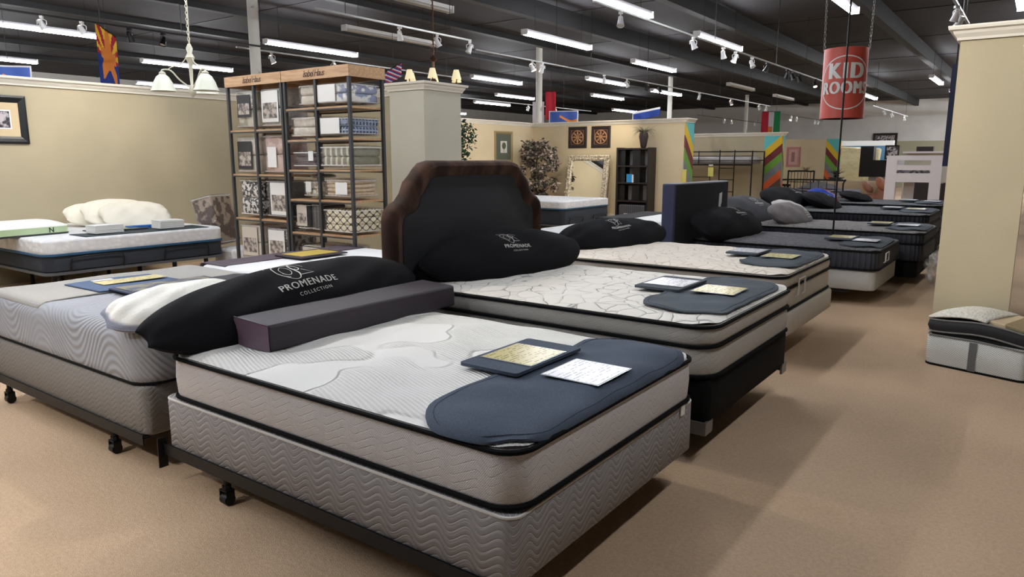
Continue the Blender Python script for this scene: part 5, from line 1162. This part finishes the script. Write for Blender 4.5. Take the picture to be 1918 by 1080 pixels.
for k, (x0_, c) in enumerate(((.03, (204, 182, 148)), (.15, (150, 130, 96)), (.175, (196, 196, 150)), (.24, (150, 166, 104)))):
    mb = MB(); zt = .385 - k*.012; xe = min(.31, x0_+.18)
    mb.add([(x0_, -.19, .30), (xe, -.19, .29), (xe, .21, .29), (x0_, .21, .30), (x0_, -.19, zt), (xe, -.19, zt-.028), (xe, .21, zt-.028), (x0_, .21, zt)], [(0, 3, 2, 1), (4, 5, 6, 7), (0, 1, 5, 4), (1, 2, 6, 5), (2, 3, 7, 6), (3, 0, 4, 7)])
    obj('foam_layer', mb, mat('foam_%d' % k, c, .9), t, bev=.006)

# ------------------------------------------------------------------ flags over the partitions
def flag(label, loc, rz, w, h, mats, mf, wave=.02, nu=30, nv=40, slant=0, rod=True, top=None, name='hanging_flag'):
    t = thing(name, label, 'flag', loc, rz)
    mb = MB(); mb.grid(lambda a, b: ((a-.5)*w, wave*math.sin(a*11+b*2)*(1-b*.6), b*h - slant*a), nu, nv, mf=mf)
    obj('cloth', mb, mats, t, ang=80, solid=.003)
    if rod: obj('top_rod', MB().tube([(-w/2, 0, h), (w/2, 0, h-slant)], .008, 5), M_BLACKM, t)
    obj('hanging_cord', MB().tube([(0, 0, h-slant/2), (0, 0, (top or ZC)-loc[2])], .003, 4), M_BLACKM, t)
    return t
FR, FY, FB, FO, FWh, FG = (mat('flag_'+n, c, .8) for n, c in (('red', (184, 34, 54)), ('yellow', (244, 196, 60)), ('blue', (30, 58, 140)), ('copper', (232, 138, 58)), ('white', (216, 214, 218)), ('green', (30, 130, 74))))
def az(a, b):      # turned on its side: rays above, blue below, star across the middle
    x, z = a-.55, b-.60
    r_, th = math.hypot(x*.55, z), math.atan2(z, x*.55)
    star = r_ < .15 + .26*abs(math.cos(2.5*(th - PI/2)))**3 and abs(x) < .34
    if star: return 3
    if b > .60: return 0 if int((th + PI)/(PI/13*1.0)) % 2 else 1
    return 2
flag('state flag with red and yellow rays, copper star and blue half, over the left wall', (-12.6, 6.08, 2.52), R(38), .32, 1.15, [FR, FY, FB, FO], az, .02, slant=.24)
flag('red, white and green striped flag above the bunk partition', (-6.75, 22.4, 2.25), R(35), .55, .62, [FR, FWh, FG, FO], lambda a, b: 0 if a < .36 else (3 if (.38 < a < .6 and b < .3) else 1) if a < .66 else 2)
flag('small flag with red, white and blue stripes beside the boxed pillar', (-8.30, 8.3, 2.60), R(35), .26, .20, [FR, FWh, FB], lambda a, b: (int((a*1.2+b)*9) % 3), slant=-.14)
flag('plain red banner beside the first free-standing column', (-11.9, 18.3, 2.62), R(35), .30, .80, [FR], lambda a, b: 0)
flag('white banner between the first column and the red banner', (-12.4, 18.4, 2.45), R(35), .34, .72, [FWh], lambda a, b: 0, wave=.005)
flag('blue and white flag lying along the top of the mirror wall', (-8.5, 17.6, 2.46), R(8), .75, .22, [FB, FWh], lambda a, b: 1 if b > .78 or a < .05 else 0, slant=-.12, rod=False)
def dekal(a, b): return 1 if (a < .04 or a > .96 or b > .93) else (2 if abs(b-.35-.25*math.sin(a*6)) < .10 and a > .35 else 0)
flag('blue plate-like flag with tan figure over the mirror wall', (-11.2, 17.9, 2.50), R(20), .85, .33, [mat('flag_mid_blue', (66, 96, 176), .7), FWh, FO], dekal, rod=False)
flag('blue licence-plate style banner at the far left over the wall', (-11.4, 4.18, 2.42), R(50), .55, .30, [mat('flag_mid_blue', (66, 96, 176), .7), FWh, FO], dekal, rod=False)
t = thing('plastic_wrap', 'crumpled clear plastic hanging below the foot of the fifth bed', 'plastic wrap', (-1.06, 10.2, .02))
def crump(a, b):
    y = -.85 + 1.5*a; o = .05 + .10*b
    return (o + .035*math.sin(a*31+b*7)*math.sin(b*9+a*11) + .02*math.sin(a*67), y + .02*math.sin(b*20+a*40), .31 - .30*b*(.75+.25*math.sin(a*9)))
obj('film', MB().grid(crump, 70, 14), M_BAG, t, ang=20)
